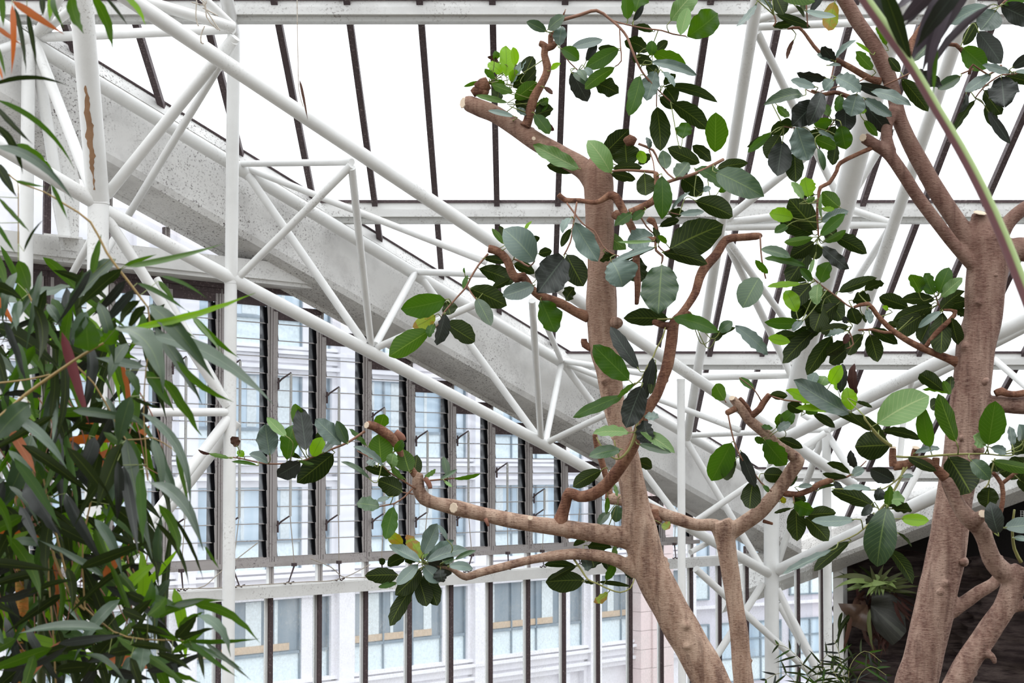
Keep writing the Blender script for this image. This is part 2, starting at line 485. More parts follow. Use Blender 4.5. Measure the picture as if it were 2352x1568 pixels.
# roof plane: slopes down away from the viewpoint
E0 = onW(220, 140, 0.35)
RD = ray(1195, 2900).normalized()
RX = Vector((1, 0, 0))
RN = RX.cross(RD).normalized()
DB = NIN.cross(RN).normalized()
if DB.x < 0: DB = -DB
def onR(px, py, off=0.0):
    n = RN if RN.z > 0 else -RN
    return hit(px, py, E0 - n * off, RN)
RUP = RN if RN.z > 0 else -RN

def lineL(px, py, d, px1):
    """point of the line through (px,py) on offset plane d, parallel to the roof edge, seen at column px1"""
    p = onW(px, py, d)
    # intersect with the vertical plane through the eye and column px1
    k = (px1 - 1176.0) / F
    cxy = Vector((k, math.cos(PITCH), 0)); nn = Vector((cxy.y, -cxy.x, 0))
    t = (CAM - p).dot(nn) / DB.dot(nn)
    return p + DB * t

# --- edge beam of the left gable (box of rendered sheet)
sec = [(220, 140, 0.35), (220, 149, 0.38), (1100, 702, 0.44), (1100, 706, 0.41), (1100, 838, 0.47), (1100, 853, 0.45), (1100, 864, 0.39), (1100, 903, 0.10), (1100, 899, 0.09), (1100, 915, 0.05), (1100, 915, -0.12), (220, 140, -0.2)]
A = [lineL(a, b, c, -160) for a, b, c in sec]
XC = 3.35
def toX(p, x): return p + DB * ((x - p.x) / DB.x)
B = [toX(p, XC + 0.35) for p in A]
bm = bmesh.new()
NSEG = 1
prism(bm, A, B)
fixn(bm)
o = struct(obj('trim_1', bm, M['beam'])); o['label'] = 'sloping mould-speckled white box beam above the louvre windows'
# thin dark line of the roof glazing gasket along the beam
bm = bmesh.new()
a = lineL(220, 137, 0.36, -160); b = toX(a, XC)
tube(bm, [a, b], [0.012, 0.012], 6)
struct(obj('trim_2', bm, M['brown']))

# --- glazing of the left wall
def ztop(s):
    p = onW(1100, 922, 0.0); q = p - W0
    return q.z + (s - q.dot(S45)) * (DB.z / DB.dot(S45))
def head(i):
    s0 = i * PITCHM
    return min(1.61, 1.494 - 0.205 * (i - 1))
Z_SILLT, Z_SILLB = -1.06, -1.165
wall = struct(empty('wall_left', Wp(0, -3, 0)))
def addw(name, bm, mat, **k):
    fixn(bm)
    o = obj(name, bm, mat); reparent(o, wall); return o
I0, I1 = -6, 20
for i in range(I0, I1 + 1):
    s = i * PITCHM
    bm = bmesh.new()
    zt = max(ztop(s) + 0.03, Z_SILLB)
    # upper mullion with dark grooves
    if zt > Z_SILLT:
        dark = i <= -3
        for (x0, x1, d0, d1, mi) in ((-0.026, 0.022, -0.04, 0.016, 0), (-0.031, -0.026, -.03, .004, 1), (0.022, 0.027, -.03, .004, 1), (-0.005, -0.001, .0, .018, 1)):
            box(bm, Wp(s + x0, Z_SILLT, d0), S45 * (x1 - x0), NIN * (d1 - d0), UP * (zt - Z_SILLT), mi)
        addw('mullion', bm, [M['brown'] if dark else M['grey'], M['brown']])
    else: bm.free()
    bm = bmesh.new()
    box(bm, Wp(s - 0.024, -3.1, -0.03), S45 * 0.042, NIN * 0.045, UP * (Z_SILLB + 3.1), 0)
    box(bm, Wp(s - 0.055, -3.1, -0.03), S45 * 0.03, NIN * 0.02, UP * (Z_SILLB + 3.1), 1)
    addw('lower_mullion', bm, [M['brown'], M['white']])
sa, sb = I0 * PITCHM - 0.4, 16.85 * PITCHM
bm = bmesh.new()
box(bm, Wp(sa, Z_SILLB, -0.08), S45 * (sb - sa), NIN * 0.20, UP * (Z_SILLT - Z_SILLB))
box(bm, Wp(sa, Z_SILLT, -0.02), S45 * (sb - sa), NIN * 0.10, UP * 0.012)
addw('sill_beam', bm, M['purlin'])
s_end = 12.2 * PITCHM
bm = bmesh.new()
box(bm, Wp(sa, -0.885, -0.03), S45 * (s_end - sa), NIN * 0.075, UP * 0.045)
addw('transom', bm, M['grey'])
# high horizontal beam on the left bays
bm = bmesh.new()
sl = wc(700, 636)[0]
for (z0, z1, d0, d1) in ((1.70, 1.735, 0.0, 0.30), (1.735, 1.90, 0.06, 0.33)):
    box(bm, Wp(sa, z0, d0), S45 * (sl - sa), NIN * (d1 - d0), UP * (z1 - z0))
addw('cross_beam', bm, M['purlin'])
bm = bmesh.new()
box(bm, Wp(sa, 1.655, -0.02), S45 * (sl - sa + .3), NIN * 0.07, UP * 0.05)
addw('head_rail', bm, M['brown'])
# solid wall below the lights
bm = bmesh.new()
box(bm, Wp(sa - 2, -CZ, -0.12), S45 * (sb - sa + 2), NIN * 0.2, UP * (CZ - 3.1))
addw('wall_base', bm, M['concrete'])

def pane(bm, s0, s1, z0, z1a, z1b, d=0.0):
    v = [bm.verts.new(Wp(s0, z0, d)), bm.verts.new(Wp(s1, z0, d)), bm.verts.new(Wp(s1, z1b, d)), bm.verts.new(Wp(s0, z1a, d))]
    bm.faces.new(v)
wn = 0
for i in range(I0, 17):
    s0 = i * PITCHM + 0.028; s1 = (i + 1) * PITCHM - 0.032
    if i == 16: s1 = 16.6 * PITCHM
    # fixed lower light
    wn += 1
    w = struct(empty('window_%d' % wn, Wp((s0 + s1) / 2, -2, 0)))
    def aw(name, bm, mat):
        fixn(bm); o = obj(name, bm, mat); reparent(o, w); return o
    bm = bmesh.new(); pane(bm, s0, s1, -3.1, Z_SILLB, Z_SILLB, -0.01); aw('lower_pane', bm, M['dirtyglass'])
    hz = head(i)
    if i >= 13: continue
    # light between sill and transom
    bm = bmesh.new(); pane(bm, s0, s1, Z_SILLT, -0.885, -0.885, -0.01); aw('middle_pane', bm, M['glass'])
    bm = bmesh.new(); box(bm, Wp(s1, Z_SILLT, -0.03), S45 * 0.014, NIN * 0.04, UP * 0.17); aw('pane_bead', bm, M['white'])
    if hz < -0.6: continue
    # frame of the louvre unit
    bm = bmesh.new()
    fw = 0.033
    box(bm, Wp(s0, -0.84, -0.01), S45 * (s1 - s0), NIN * 0.03, UP * 0.045)
    box(bm, Wp(s0, -0.795, -0.01), S45 * fw, NIN * 0.018, UP * (hz + 0.795))
    box(bm, Wp(s1 - fw, -0.795, -0.01), S45 * fw, NIN * 0.018, UP * (hz + 0.795))
    aw('frame', bm, [M['grey']])
    bm = bmesh.new()
    box(bm, Wp(s0 - 0.02, hz, -0.03), S45 * (s1 - s0 + .04), NIN * 0.05, UP * 0.055)
    box(bm, Wp(s0 + fw, hz - 0.075, -0.03), S45 * (s1 - s0 - 2 * fw), NIN * 0.045, UP * 0.075)
    aw('head_rail', bm, [M['brown']])
    # glass above the head following the slope
    za, zb = ztop(s0), ztop(s1)
    if hz + 0.055 < max(za, zb):
        bm = bmesh.new()
        if zb > hz + 0.055: pane(bm, s0, s1, hz + 0.055, za, zb, -0.01)
        else:
            v = [bm.verts.new(Wp(s0, hz + .055, -.01)), bm.verts.new(Wp(s1, hz + .055, -.01)), bm.verts.new(Wp(s0, za, -.01))]
            bm.faces.new(v)
        aw('upper_pane', bm, M['glass'])
    # louvre blades and the toothed clip channel
    bm = bmesh.new(); bk = bmesh.new(); be = bmesh.new()
    L0, L1 = s0 + fw, s1 - fw
    z = -0.795
    clw = 0.034
    while z < hz - 0.1:
        zz = min(z + 0.168, hz - 0.05)
        o0 = Wp(L0, z, 0.012)
        ax = S45 * (L1 - L0 - clw + .01); az = UP * (zz - z) - NIN * 0.03
        box(bm, o0, ax, NIN * 0.005, az)
        box(be, o0 - UP * 0.005, ax, NIN * 0.008, UP * 0.009)
        # clip tooth
        t0 = Wp(L1 - clw, z, 0.018)
        pts = [t0 + NIN * .006, t0 + UP * 0.152 - NIN * 0.008, t0 + UP * 0.152 - NIN * 0.04, t0 - NIN * 0.04]
        prism(bk, pts, [q + S45 * clw for q in pts])
        t0 = Wp(L0, z, 0.012)
        pts = [t0, t0 + UP * 0.13 - NIN * 0.02, t0 + UP * 0.13 - NIN * 0.03, t0 - NIN * 0.02]
        prism(bk, pts, [q + S45 * 0.004 for q in pts])
        z += 0.155
    box(bk, Wp(L1 - clw, -0.795, -0.06), S45 * clw, NIN * 0.03, UP * (hz + 0.75))
    aw('louvre_blades', bm, M['glass']); aw('blade_edges', be, M['grey']); aw('clip_channel', bk, M['black'])
    # control rod and levers
    if True:
        xr = s0 + 0.09
        ytop = {1: .91, 2: .80, 3: .62, 4: .40, 5: .41, 6: .08, 7: -.2}.get(i, min(hz - .5, 1.0))
        zb = -0.42
        if ytop - zb > 0.15:
            bm = bmesh.new()
            box(bm, Wp(xr, zb, 0.115), S45 * 0.022, NIN * 0.012, UP * (ytop - zb))
            aw('control_rod', bm, M['grey2'])
            bm = bmesh.new()
            for zz in (ytop, zb):
                tube(bm, [Wp(s0 + 0.015, zz - 0.09, 0.03), Wp(xr - .05, zz - 0.05, 0.06), Wp(xr + 0.015, zz + 0.01, 0.12)], [0.011, 0.009, 0.008], 6)
                box(bm, Wp(s0 + 0.004, zz - 0.15, 0.045), S45 * 0.014, NIN * 0.012, UP * 0.11)
            aw('lever', bm, M['brown'])
        bm = bmesh.new()
        e = Wp(xr - 0.03, -0.87, 0.13)
        dx = (-0.05, 0.06, 0.02, -0.02)[i % 4]
        tube(bm, [Wp(xr + 0.01, zb, 0.12), Wp(xr + dx, -0.86, 0.12)], [0.0045, 0.0045], 5)
        aw('pull_cord', bm, M['wire'])
        bm = bmesh.new()
        k = (0.06, -0.07, 0.0, 0.01)[i % 4]
        box(bm, Wp(xr + dx - 0.02, -0.885, 0.1), S45 * 0.04, NIN * 0.035, UP * 0.03)
        tube(bm, [Wp(xr + dx, -0.88, 0.12), Wp(xr + dx + k, -1.03, 0.13)], [0.009, 0.006], 6)
        for q in range(4):
            tube(bm, [Wp(xr + dx + k - 0.05 + 0.03 * q, -1.035, 0.12), Wp(xr + dx + k - 0.035 + 0.03 * q, -1.045 + 0.02 * (q % 2), 0.14)], [0.008, 0.006], 5)
        aw('cord_winder', bm, M['brown'])
# wires lying along the sill
for pts, nm, lb in (([(375, 1352), (500, 1350), (560, 1345), (700, 1336), (760, 1333), (800, 1322), (850, 1296)], 'wire', 'thin pale wire strung along the top of the white sill beam'),
                ([(712, 1282), (760, 1302), (778, 1318), (795, 1326), (850, 1325)], 'wire', 'stray curled wire end above the white sill beam'),
                ([(440, 1352), (470, 1345), (515, 1306), (592, 1246)], 'wire', 'slack diagonal pale wire crossing behind the white post')):
    bm = bmesh.new(); pp = [onW(a, b, 0.16 + 0.03 * len(pts) % 0.09) for a, b in pts]
    q, r = spline(pp, [0.005] * len(pp), 0.05); tube(bm, q, r, 5)
    tag(obj(nm, bm, M['wire']), lb, 'wire')

# ---------------------------------------------------------------- roof
ceil = struct(empty('ceiling', onR(1176, 300)))
def ac(name, bm, mat, fix=True):
    if fix: fixn(bm)
    o = obj(name, bm, mat); reparent(o, ceil); return o
# right edge line of the roof
QR = onR(2050, 1146)
DBR = Vector((-DB.x, DB.y, DB.z))
def xl(p): return p
# corners of the glass in the roof plane: intersect with the two edge lines
LA = lineL(220, 140, 0.35, -200)
def roofpt_left(vy):     # point of the left edge at world y
    return LA + DB * ((vy - LA.y) / DB.y)
def roofpt_right(vy):
    return QR + DBR * ((vy - QR.y) / DBR.y)
yb = None
# apex where both edges meet
t = None
for k in range(4000):
    y = 5 + k * 0.01
    if roofpt_left(y).x >= roofpt_right(y).x: yb = y; break
ynear = onR(1176, -260).y
bm = bmesh.new()
a = roofpt_left(yb); c = roofpt_right(ynear); d = roofpt_left(max(ynear, 1.0))
v = [bm.verts.new(p) for p in (a, c, d)]
f = bm.faces.new(v)
ac('roof_glass', bm, M['roofglass'])
rows = [-190, 45, 492, 828, 1090]
def barpt(k, py, off):
    x = 1195 + (-63 + 164 * k) * (2900 - py) / 2855.0
    return onR(x, py, off)
tt = RD
sideL = NIN; 
for k in range(-9, 13):
    p0 = barpt(k, -230, 0.03)
    dirv = RD if RD.y > 0 else -RD
    # length until it meets an edge line
    def xe(p, edge):
        return edge(p.y).x
    n = 0; p = p0.copy(); good = None; start = None
    while n < 1600:
        q = p0 + dirv * (n * 0.015)
        inside = roofpt_left(q.y).x - 0.02 < q.x < roofpt_right(q.y).x + 0.02
        if inside and start is None: start = q
        if start is not None and not inside: break
        if inside: good = q
        n += 1
    if start is None or good is None or (good - start).length < 0.3: continue
    bm = bmesh.new()
    w = 0.052
    box(bm, start - RX * w / 2 - RUP * 0.05, RX * w, (good - start), RUP * 0.06)
    ac('glazing_bar', bm, M['brown'])
# purlins: white channel with a grey underside and dark joint
DSC = Vector((0, dirv.y, dirv.z)).normalized()
def purlin(py_top, py_bot, n):
    bm = bmesh.new()
    pa = onR(1176, py_top, 0.05)
    y = pa.y
    xl_, xr_ = roofpt_left(y).x - 0.05, roofpt_right(y).x + 0.05
    if xr_ - xl_ < 0.2: return
    h = (py_bot - py_top) / F * y
    W = RX * (xr_ - xl_)
    base = Vector((xl_, pa.y, pa.z))
    box(bm, base - UP * h * 0.36, W, Vector((0, 0.10, 0)), UP * h * 0.36, 0)
    box(bm, base - UP * h * 0.72 - Vector((0, 0.035, 0)), W, Vector((0, 0.13, 0)), UP * h * 0.37, 0)
    box(bm, base - UP * h * 1.0 - Vector((0, 0.0, 0)), W, Vector((0, 0.085, 0)), UP * h * 0.29, 1)
    box(bm, base + UP * 0.0 - Vector((0, 0.012, 0)), W, Vector((0, 0.06, 0)), UP * 0.026, 2)
    fixn(bm)
    o = struct(obj('trim_%d' % n, bm, [M['purlin'], M['grey2'], M['brown']]))
    return o
purlin(2, 50, 3); purlin(466, 512, 4); purlin(812, 848, 5); purlin(1077, 1106, 6)
purlin(-500, -440, 7)

# --- right gable beam, lower and darker
def onRW(px, py, d):      # plane parallel to the mirrored wall through QR
    nr = Vector((-NIN.x, NIN.y, 0))
    return hit(px, py, QR + nr * d, nr)
secR = [(2050, 1146, 0.0), (2050, 1160, 0.06), (2050, 1226, 0.12), (2050, 1236, 0.09), (2050, 1243, 0.0), (2050, 1262, -0.32), (2050, 1262, -0.5), (2050, 1146, -0.5)]
A = []; B = []
for a_, b_, c_ in secR:
    p = onRW(a_, b_, c_)
    A.append(p + DBR * ((3.05 - p.x) / DBR.x))
    B.append(p + DBR * ((10.5 - p.x) / DBR.x))
bm = bmesh.new(); prism(bm, A, B); fixn(bm)
o = struct(obj('trim_8', bm, M['beam']))
# roof slab and dark space behind the right beam
nr = Vector((-NIN.x, NIN.y, 0)); sr = Vector((-S45.x, S45.y, 0))
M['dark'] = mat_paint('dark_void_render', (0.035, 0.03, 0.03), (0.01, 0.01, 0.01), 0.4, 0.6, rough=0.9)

M['dark2'] = mat_paint('light_blocker_concrete', (0.16, 0.14, 0.12), (0.05, 0.05, 0.04), 0.4, 0.6, rough=0.9)  # for the unseen wall added to cut light from behind the viewpoint
# ---------------------------------------------------------------- rock wall at the right
def mat_rock():
    m, nt, out = newmat('dark_layered_rock')
    n1 = tnoise(nt, 1.8, 7, 0.6, stretch=(1, 1, 2.2)); n2 = tnoise(nt, 6, 5, 0.65, stretch=(0.4, 0.4, 3.2))
    c = ramp(nt, n1, [(0.3, (0.020, 0.015, 0.013)), (0.5, (0.070, 0.051, 0.045)), (0.7, (0.125, 0.094, 0.082))])
    c = mixc(nt, ramp(nt, n2, [(0.4, g3(0)), (0.55, g3(0.7))]), (0.02, 0.012, 0.012), c)
    hh = N(nt, 'ShaderNodeMath', operation='ADD'); L(nt, n1, hh.inputs[0]); L(nt, n2, hh.inputs[1])
    L(nt, bsdf(nt, c, 0.85, 0.2, hh.outputs[0], 0.8, 0.03).outputs[0], out.inputs[0]); return m
M['rock'] = mat_rock()
def rockpt(px, py, d=0.0):
    return hit(px, py, ROCK0 + nr * d, nr)
ROCK0 = hit(1922, 1450, QR + nr * (-0.75), nr)
bm = bmesh.new()
GX, GZ = 90, 70
rt = -(ROCK0 - CAM).dot(nr)
grid = []
for i in range(GX + 1):
    col = []
    for j in range(GZ + 1):
        s = -0.05 + i / GX * 8.0
        z = -CZ + j / GZ * (CZ - 1.15 + 0.35 * noise.noise(Vector((s * .7, 0, 5))))
        p = ROCK0 - sr * s; p = Vector((p.x, p.y, CZ + z))
        dd = 0.35 * noise.noise(Vector((s * 0.8, z * 2.2, 3))) + 0.12 * noise.noise(Vector((s * 2.5, z * 9, 7))) + 0.25 * max(0, 1 - j / GZ)
        if math.fmod(abs(s + 10 + 0.5 * noise.noise(Vector((s, z, 0)))), 1.7) < 0.08: dd -= 0.12
        p += nr * dd
        col.append(bm.verts.new(p))
    grid.append(col)
for i in range(GX):
    for j in range(GZ):
        f = bm.faces.new((grid[i][j], grid[i + 1][j], grid[i + 1][j + 1], grid[i][j + 1])); f.smooth = True
fixn(bm)
o = struct(obj('wall_right', bm, M['rock']))
bm = bmesh.new()
jp = hit(1921, 1400, W0, NIN); 
box(bm, Vector((jp.x, jp.y, CZ - 3.1)) - NIN * .05, S45 * 0.10, NIN * 0.16, UP * 2.0)
fixn(bm); o = obj('jamb', bm, M['purlin']); reparent(o, wall)
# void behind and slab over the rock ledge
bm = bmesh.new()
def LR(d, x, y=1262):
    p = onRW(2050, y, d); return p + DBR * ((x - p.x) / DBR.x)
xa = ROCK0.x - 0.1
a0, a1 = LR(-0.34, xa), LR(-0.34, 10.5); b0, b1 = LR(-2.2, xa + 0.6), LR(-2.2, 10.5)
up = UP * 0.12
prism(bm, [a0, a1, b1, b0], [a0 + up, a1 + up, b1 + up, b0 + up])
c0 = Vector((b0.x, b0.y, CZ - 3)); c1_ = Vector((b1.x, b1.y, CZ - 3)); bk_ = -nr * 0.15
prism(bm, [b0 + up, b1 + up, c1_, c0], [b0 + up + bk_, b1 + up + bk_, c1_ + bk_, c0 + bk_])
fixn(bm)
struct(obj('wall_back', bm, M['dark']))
bm = bmesh.new()          # unseen wall added behind the viewpoint to darken surfaces facing it
box(bm, Vector((-15, -7.5, 0)), Vector((34, 0, 0)), Vector((0, 0.3, 0)), UP * (CZ + 3.6))
fixn(bm); struct(obj('wall_light_blocker', bm, M['dark2']))
# wire mesh grille in the dark opening
bm = bmesh.new()
c = rockpt(2345, 1195, 0.35)
for k in range(9):
    tube(bm, [c - sr * (0.035 * k) + UP * 0.12, c - sr * (0.035 * k) - UP * 0.1], [0.003] * 2, 4)
    c2 = c + UP * (0.12 - 0.0275 * k)
    tube(bm, [c2 + sr * 0.01, c2 - sr * 0.29], [0.003] * 2, 4)
tag(obj('wire_grille', bm, M['white']), 'small white wire mesh grille in the dark opening at far right', 'grille')

# ground inside and street outside
bm = bmesh.new()
box(bm, Vector((-14, -6, -0.3)), Vector((32, 0, 0)), Vector((0, 32, 0)), UP * 0.3)
fixn(bm); o = struct(obj('floor', bm, M['soil']))
bm = bmesh.new()
box(bm, Vector((-60, -20, -9.5)), Vector((160, 0, 0)), Vector((0, 130, 0)), UP * 0.3)
fixn(bm); struct(obj('ground', bm, M['concrete']))

# ---------------------------------------------------------------- office building outside
bld = empty('office_building', (0, 45, -9.2))
tag(bld, 'pale stone office building with blue windows seen through the louvres', 'building')
DF = -26.0
def Fp(s, z, d=0.0): return W0 + S45 * s + NIN * (DF + d) + UP * z
def fs(px):
    q = hit(px, 1082, W0 + NIN * DF, NIN) - W0
    return q.dot(S45)
BAY = fs(1083) - fs(772)
S_0 = fs(772)
FL = 3.43
def ab(name, bm, mat, parent=None):
    fixn(bm); o = obj(name, bm, mat)
    if parent is None: reparent(o, bld)
    else:
        o.parent = parent
    return o
smin, smax = fs(-150), fs(1500)
nb0, nb1 = int((smin - S_0) / BAY) - 1, 2
bm = bmesh.new()
box(bm, Fp(smin - 8, -15, -1.2), S45 * (S_0 + BAY * 3 + 1.0 - smin + 8), NIN * 0.9, UP * 22.5)
ab('wall', bm, M['stone'])
for fl in range(-2, 3):
    z0 = -3.08 + FL * fl          # bottom of the blue panel
    bm = bmesh.new()
    ext = S45 * (S_0 + BAY * 3 - smin + 6)
    for (za, zb, d) in ((0, 0.10, 0.10), (-0.16, -0.06, 0.22), (-0.42, -0.18, 0.05), (-0.62, -0.50, 0.16), (-0.82, -0.64, 0.0)):
        box(bm, Fp(smin - 6, z0 - 0.0 + za - 0.02, -0.35), ext, NIN * (0.35 + d), UP * (zb - za))
    box(bm, Fp(smin - 6, z0 - 0.82, -0.35), ext, NIN * 0.33, UP * 0.84)
    ab('ledge', bm, M['stone'])
for b_ in range(nb0, nb1 + 1):
    s = S_0 + BAY * b_
    bm = bmesh.new()
    box(bm, Fp(s - 0.15, -15, -0.3), S45 * 0.95, NIN * 0.28, UP * 22.4)
    box(bm, Fp(s + 0.02, -15, -0.3), S45 * 0.6, NIN * 0.48, UP * 22.4)
    box(bm, Fp(s + 4.6, -15, -0.3), S45 * 0.42, NIN * 0.22, UP * 22.4)
    ab('pilaster', bm, M['stone'])
    for fl in range(-1, 3):
        z0 = -3.08 + FL * fl
        if s + BAY < smin - 1: continue
        for (x0, x1, nm) in ((0.8, 4.6, 2), (5.02, BAY - 0.15, 0)):
            bm = bmesh.new()
            fr = 0.05
            zt = z0 + 2.63
            box(bm, Fp(s + x0, z0, -0.25), S45 * (x1 - x0), NIN * 0.1, UP * fr)
            box(bm, Fp(s + x0, zt - fr, -0.25), S45 * (x1 - x0), NIN * 0.1, UP * fr)
            box(bm, Fp(s + x0, z0 + 0.88, -0.25), S45 * (x1 - x0), NIN * 0.12, UP * 0.09)
            for q in range(nm + 2):
                xx = x0 + (x1 - x0 - fr) * q / (nm + 1)
                box(bm, Fp(s + xx, z0, -0.25), S45 * fr, NIN * 0.12, UP * 2.63)
            w = ab('window', bm, M['fframe'])
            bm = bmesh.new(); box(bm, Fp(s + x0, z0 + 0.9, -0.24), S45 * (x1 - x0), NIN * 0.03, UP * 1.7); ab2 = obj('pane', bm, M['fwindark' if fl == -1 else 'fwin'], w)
            ab2.matrix_parent_inverse = w.matrix_world.inverted() if False else Matrix.Identity(4)
            bm = bmesh.new(); box(bm, Fp(s + x0, z0 + 0.03, -0.24), S45 * (x1 - x0), NIN * 0.05, UP * 0.85); obj('blue_panel', bm, M['fpanel'], w)
            if nm:
                for q in range(3):
                    bm = bmesh.new()
                    u = x0 + 0.35 + q * 1.25 + 0.2 * ((fl + b_ + q) % 2)
                    box(bm, Fp(s + u, z0 + 1.0, -0.215), S45 * (0.12 + 0.22 * ((b_ + q + fl) % 3)), NIN * 0.03, UP * 1.55)
                    fixn(bm); obj('curtain', bm, M['curtain'], w)
                if fl == -1:
                    bm = bmesh.new()
                    box(bm, Fp(s + x0 + .1, z0 + 1.0, -0.205), S45 * (x1 - x0 - .5), NIN * 0.03, UP * 0.22)
                    obj('blind', bm, M['fblind'], w)
# pink stone pier
bm = bmesh.new()
sp = fs(1452)
for j in range(22):
    zz = -14 + j * 0.72
    for q in range(3):
        box(bm, Fp(sp + q * 0.62 - 0.0, zz, -0.3), S45 * 0.61, NIN * (0.8 if q else 0.72), UP * 0.705)
ab('stone_pier', bm, M['pink'])

# further building seen at the right end of the wall
b2 = empty('office_block', (14, 62, -9.2))
tag(b2, 'grey-lilac office block with strip windows beyond the pink stone pier', 'building')
M['lilac'] = mat_paint('lilac_grey_cladding', (0.62, 0.60, 0.66), (0.4, 0.4, 0.42), 0.6, 0.8, rough=0.7)
D2 = -27.5
sdir = Vector((0.86, 0.51, 0)).normalized(); ndir = Vector((0.51, -0.86, 0)).normalized()
q0 = hit(1515, 1082, W0 + NIN * D2, NIN)
def Gp(s, z, d=0.0): return q0 + sdir * s + ndir * d + UP * z
def a2(name, bm, mat, parent=None):
    fixn(bm); o = obj(name, bm, mat, parent)
    if parent is None: reparent(o, b2)
    return o
bm = bmesh.new(); box(bm, Gp(-1.0, -15, -1.2), sdir * 26, ndir * 1.0, UP * 17); a2('wall', bm, M['lilac'])
for fl in range(-3, 2):
    z0 = -5.35 + 3.5 * fl
    for k in range(6):
        s = -0.8 + k * 3.9
        bm = bmesh.new()
        for q in range(4):
            box(bm, Gp(s + q * 1.12, z0, -0.22), sdir * 0.07, ndir * 0.12, UP * 2.5)
        for zz in (0, 0.95, 1.75, 2.44): box(bm, Gp(s, z0 + zz, -0.22), sdir * 3.43, ndir * 0.11, UP * 0.06)
        w = a2('window', bm, M['fframe'])
        bm = bmesh.new(); box(bm, Gp(s, z0 + 1.0, -0.2), sdir * 3.4, ndir * 0.03, UP * 1.45); obj('pane', bm, M['fwin'], w)
        bm = bmesh.new(); box(bm, Gp(s, z0 + 0.05, -0.2), sdir * 3.4, ndir * 0.05, UP * 0.9); obj('blue_panel', bm, M['fpanel'], w)
    bm = bmesh.new(); box(bm, Gp(-1, z0 - 0.35, -0.3), sdir * 26, ndir * 0.35, UP * 0.12); a2('ledge', bm, M['stone'])

# ---------------------------------------------------------------- white tube lattice trusses
def dpt(px, py, d): return onW(px, py, d)
NR2 = nr
def rpt(px, py, d):   # right truss plane family, mirrored about the corner
    p0 = Vector((2 * XC - W0.x, W0.y, W0.z)) + NR2 * d
    return hit(px, py, p0, NR2)
def truss(name, label, items, mat='white'):
    root = tag(empty(name, items[0][1][0] if False else (0, 0, 0)), label, 'roof truss', 'white tubular roof trusses')
    pts = []
    for (nm, a, b, r) in items: pts += [a, b]
    c = sum(pts, Vector()) / len(pts); c.z = min(p.z for p in pts)
    root.location = c
    for (nm, a, b, r) in items:
        bm = bmesh.new()
        tube(bm, [a, b], [r, r], 20)
        o = obj(nm, bm, M[mat])
        reparent(o, root)
    return root
D1, D2_, D3 = 2.4, 1.3, 0.62     # chord offsets from the wall: top, bottom, wall side
c1 = lambda x, y: dpt(x, y, D1)
c2 = lambda x, y: dpt(x, y, D2_)
c3 = lambda x, y: dpt(x, y, D3)
IT = []
def T(nm, a, b, r): IT.append((nm, a, b, r))
T('chord', c1(235, -45), c1(1960, 1112), .057)
T('chord', c2(-60, 300), c2(222, 466), .057)
T('chord', c2(222, 474), c2(532, 640), .055); T('chord', c2(532, 640), c2(1250, 1020), .056); T('chord', c2(1250, 1020), c2(1765, 1316), .056)
T('chord', c3(-60, 20), c3(1290, 832), .058); T('chord', c3(1290, 832), c3(1790, 1120), .056)
T('strut', c3(78, 92), c2(215, 448), .042)
T('strut', c3(78, 92), c3(150, 545), .045)
T('strut', c2(245, 448), c1(540, 85), .043); T('strut', c3(296, 492), c1(538, 95), .031)
T('strut', c2(245, 500), c2(522, 930), .042); T('strut', c3(360, 640), c2(528, 935), .03)
T('strut', c2(205, 947), c2(525, 946), .034)
T('strut', c2(525, 960), c2(215, 1365), .042); T('strut', c2(545, 968), c3(262, 1330), .040)
T('strut', c2(240, 495), c3(160, 640), .030); T('strut', c3(262, 548), c3(150, 740), .028)
T('strut', c3(92, 86), c1(535, 66), .037); T('strut', c1(295, -8), c1(535, 62), .040); T('strut', c1(440, -30), c1(530, 55), .03)
T('strut', c3(85, 84), c3(-60, 135), .036); T('strut', c3(85, 80), c2(150, -30), .04); T('strut', c3(85, 84), c2(230, -30), .036)
T('strut', c3(552, 376), c1(808, 372), .028); T('strut', c1(806, 380), c2(545, 640), .031)
T('strut', c1(808, 385), c2(852, 792), .031); T('strut', c3(560, 388), c2(838, 790), .035)
T('strut', c3(562, 384), c1(1118, 602), .029)
T('strut', c3(956, 622), c2(862, 792), .034); T('strut', c3(958, 624), c1(1180, 632), .032)
T('strut', c2(866, 798), c1(1100, 695), .031); T('strut', c3(962, 630), c2(1238, 1008), .035)
T('strut', c1(1222, 690), c2(1243, 1012), .031); T('strut', c3(1290, 832), c2(1253, 1014), .032)
T('strut', c2(1256, 1016), c1(1420, 938), .030); T('strut', c3(1290, 830), c1(1252, 740), .027)
T('strut', c3(1292, 828), c1(1530, 866), .031); T('strut', c3(1296, 834), c1(1700, 988), .031)
T('strut', c3(1296, 838), c2(1562, 1195), .036)
T('strut', c3(1572, 1000), c1(1905, 986), .032); T('strut', c3(1574, 1008), c2(1748, 1300), .038)
T('strut', c2(1560, 1222), c1(1895, 994), .034); T('strut', c3(1590, 1210), c2(1740, 1302), .024)
truss('roof_truss', 'long white tube truss running down beside the sloping beam over the louvres', IT)

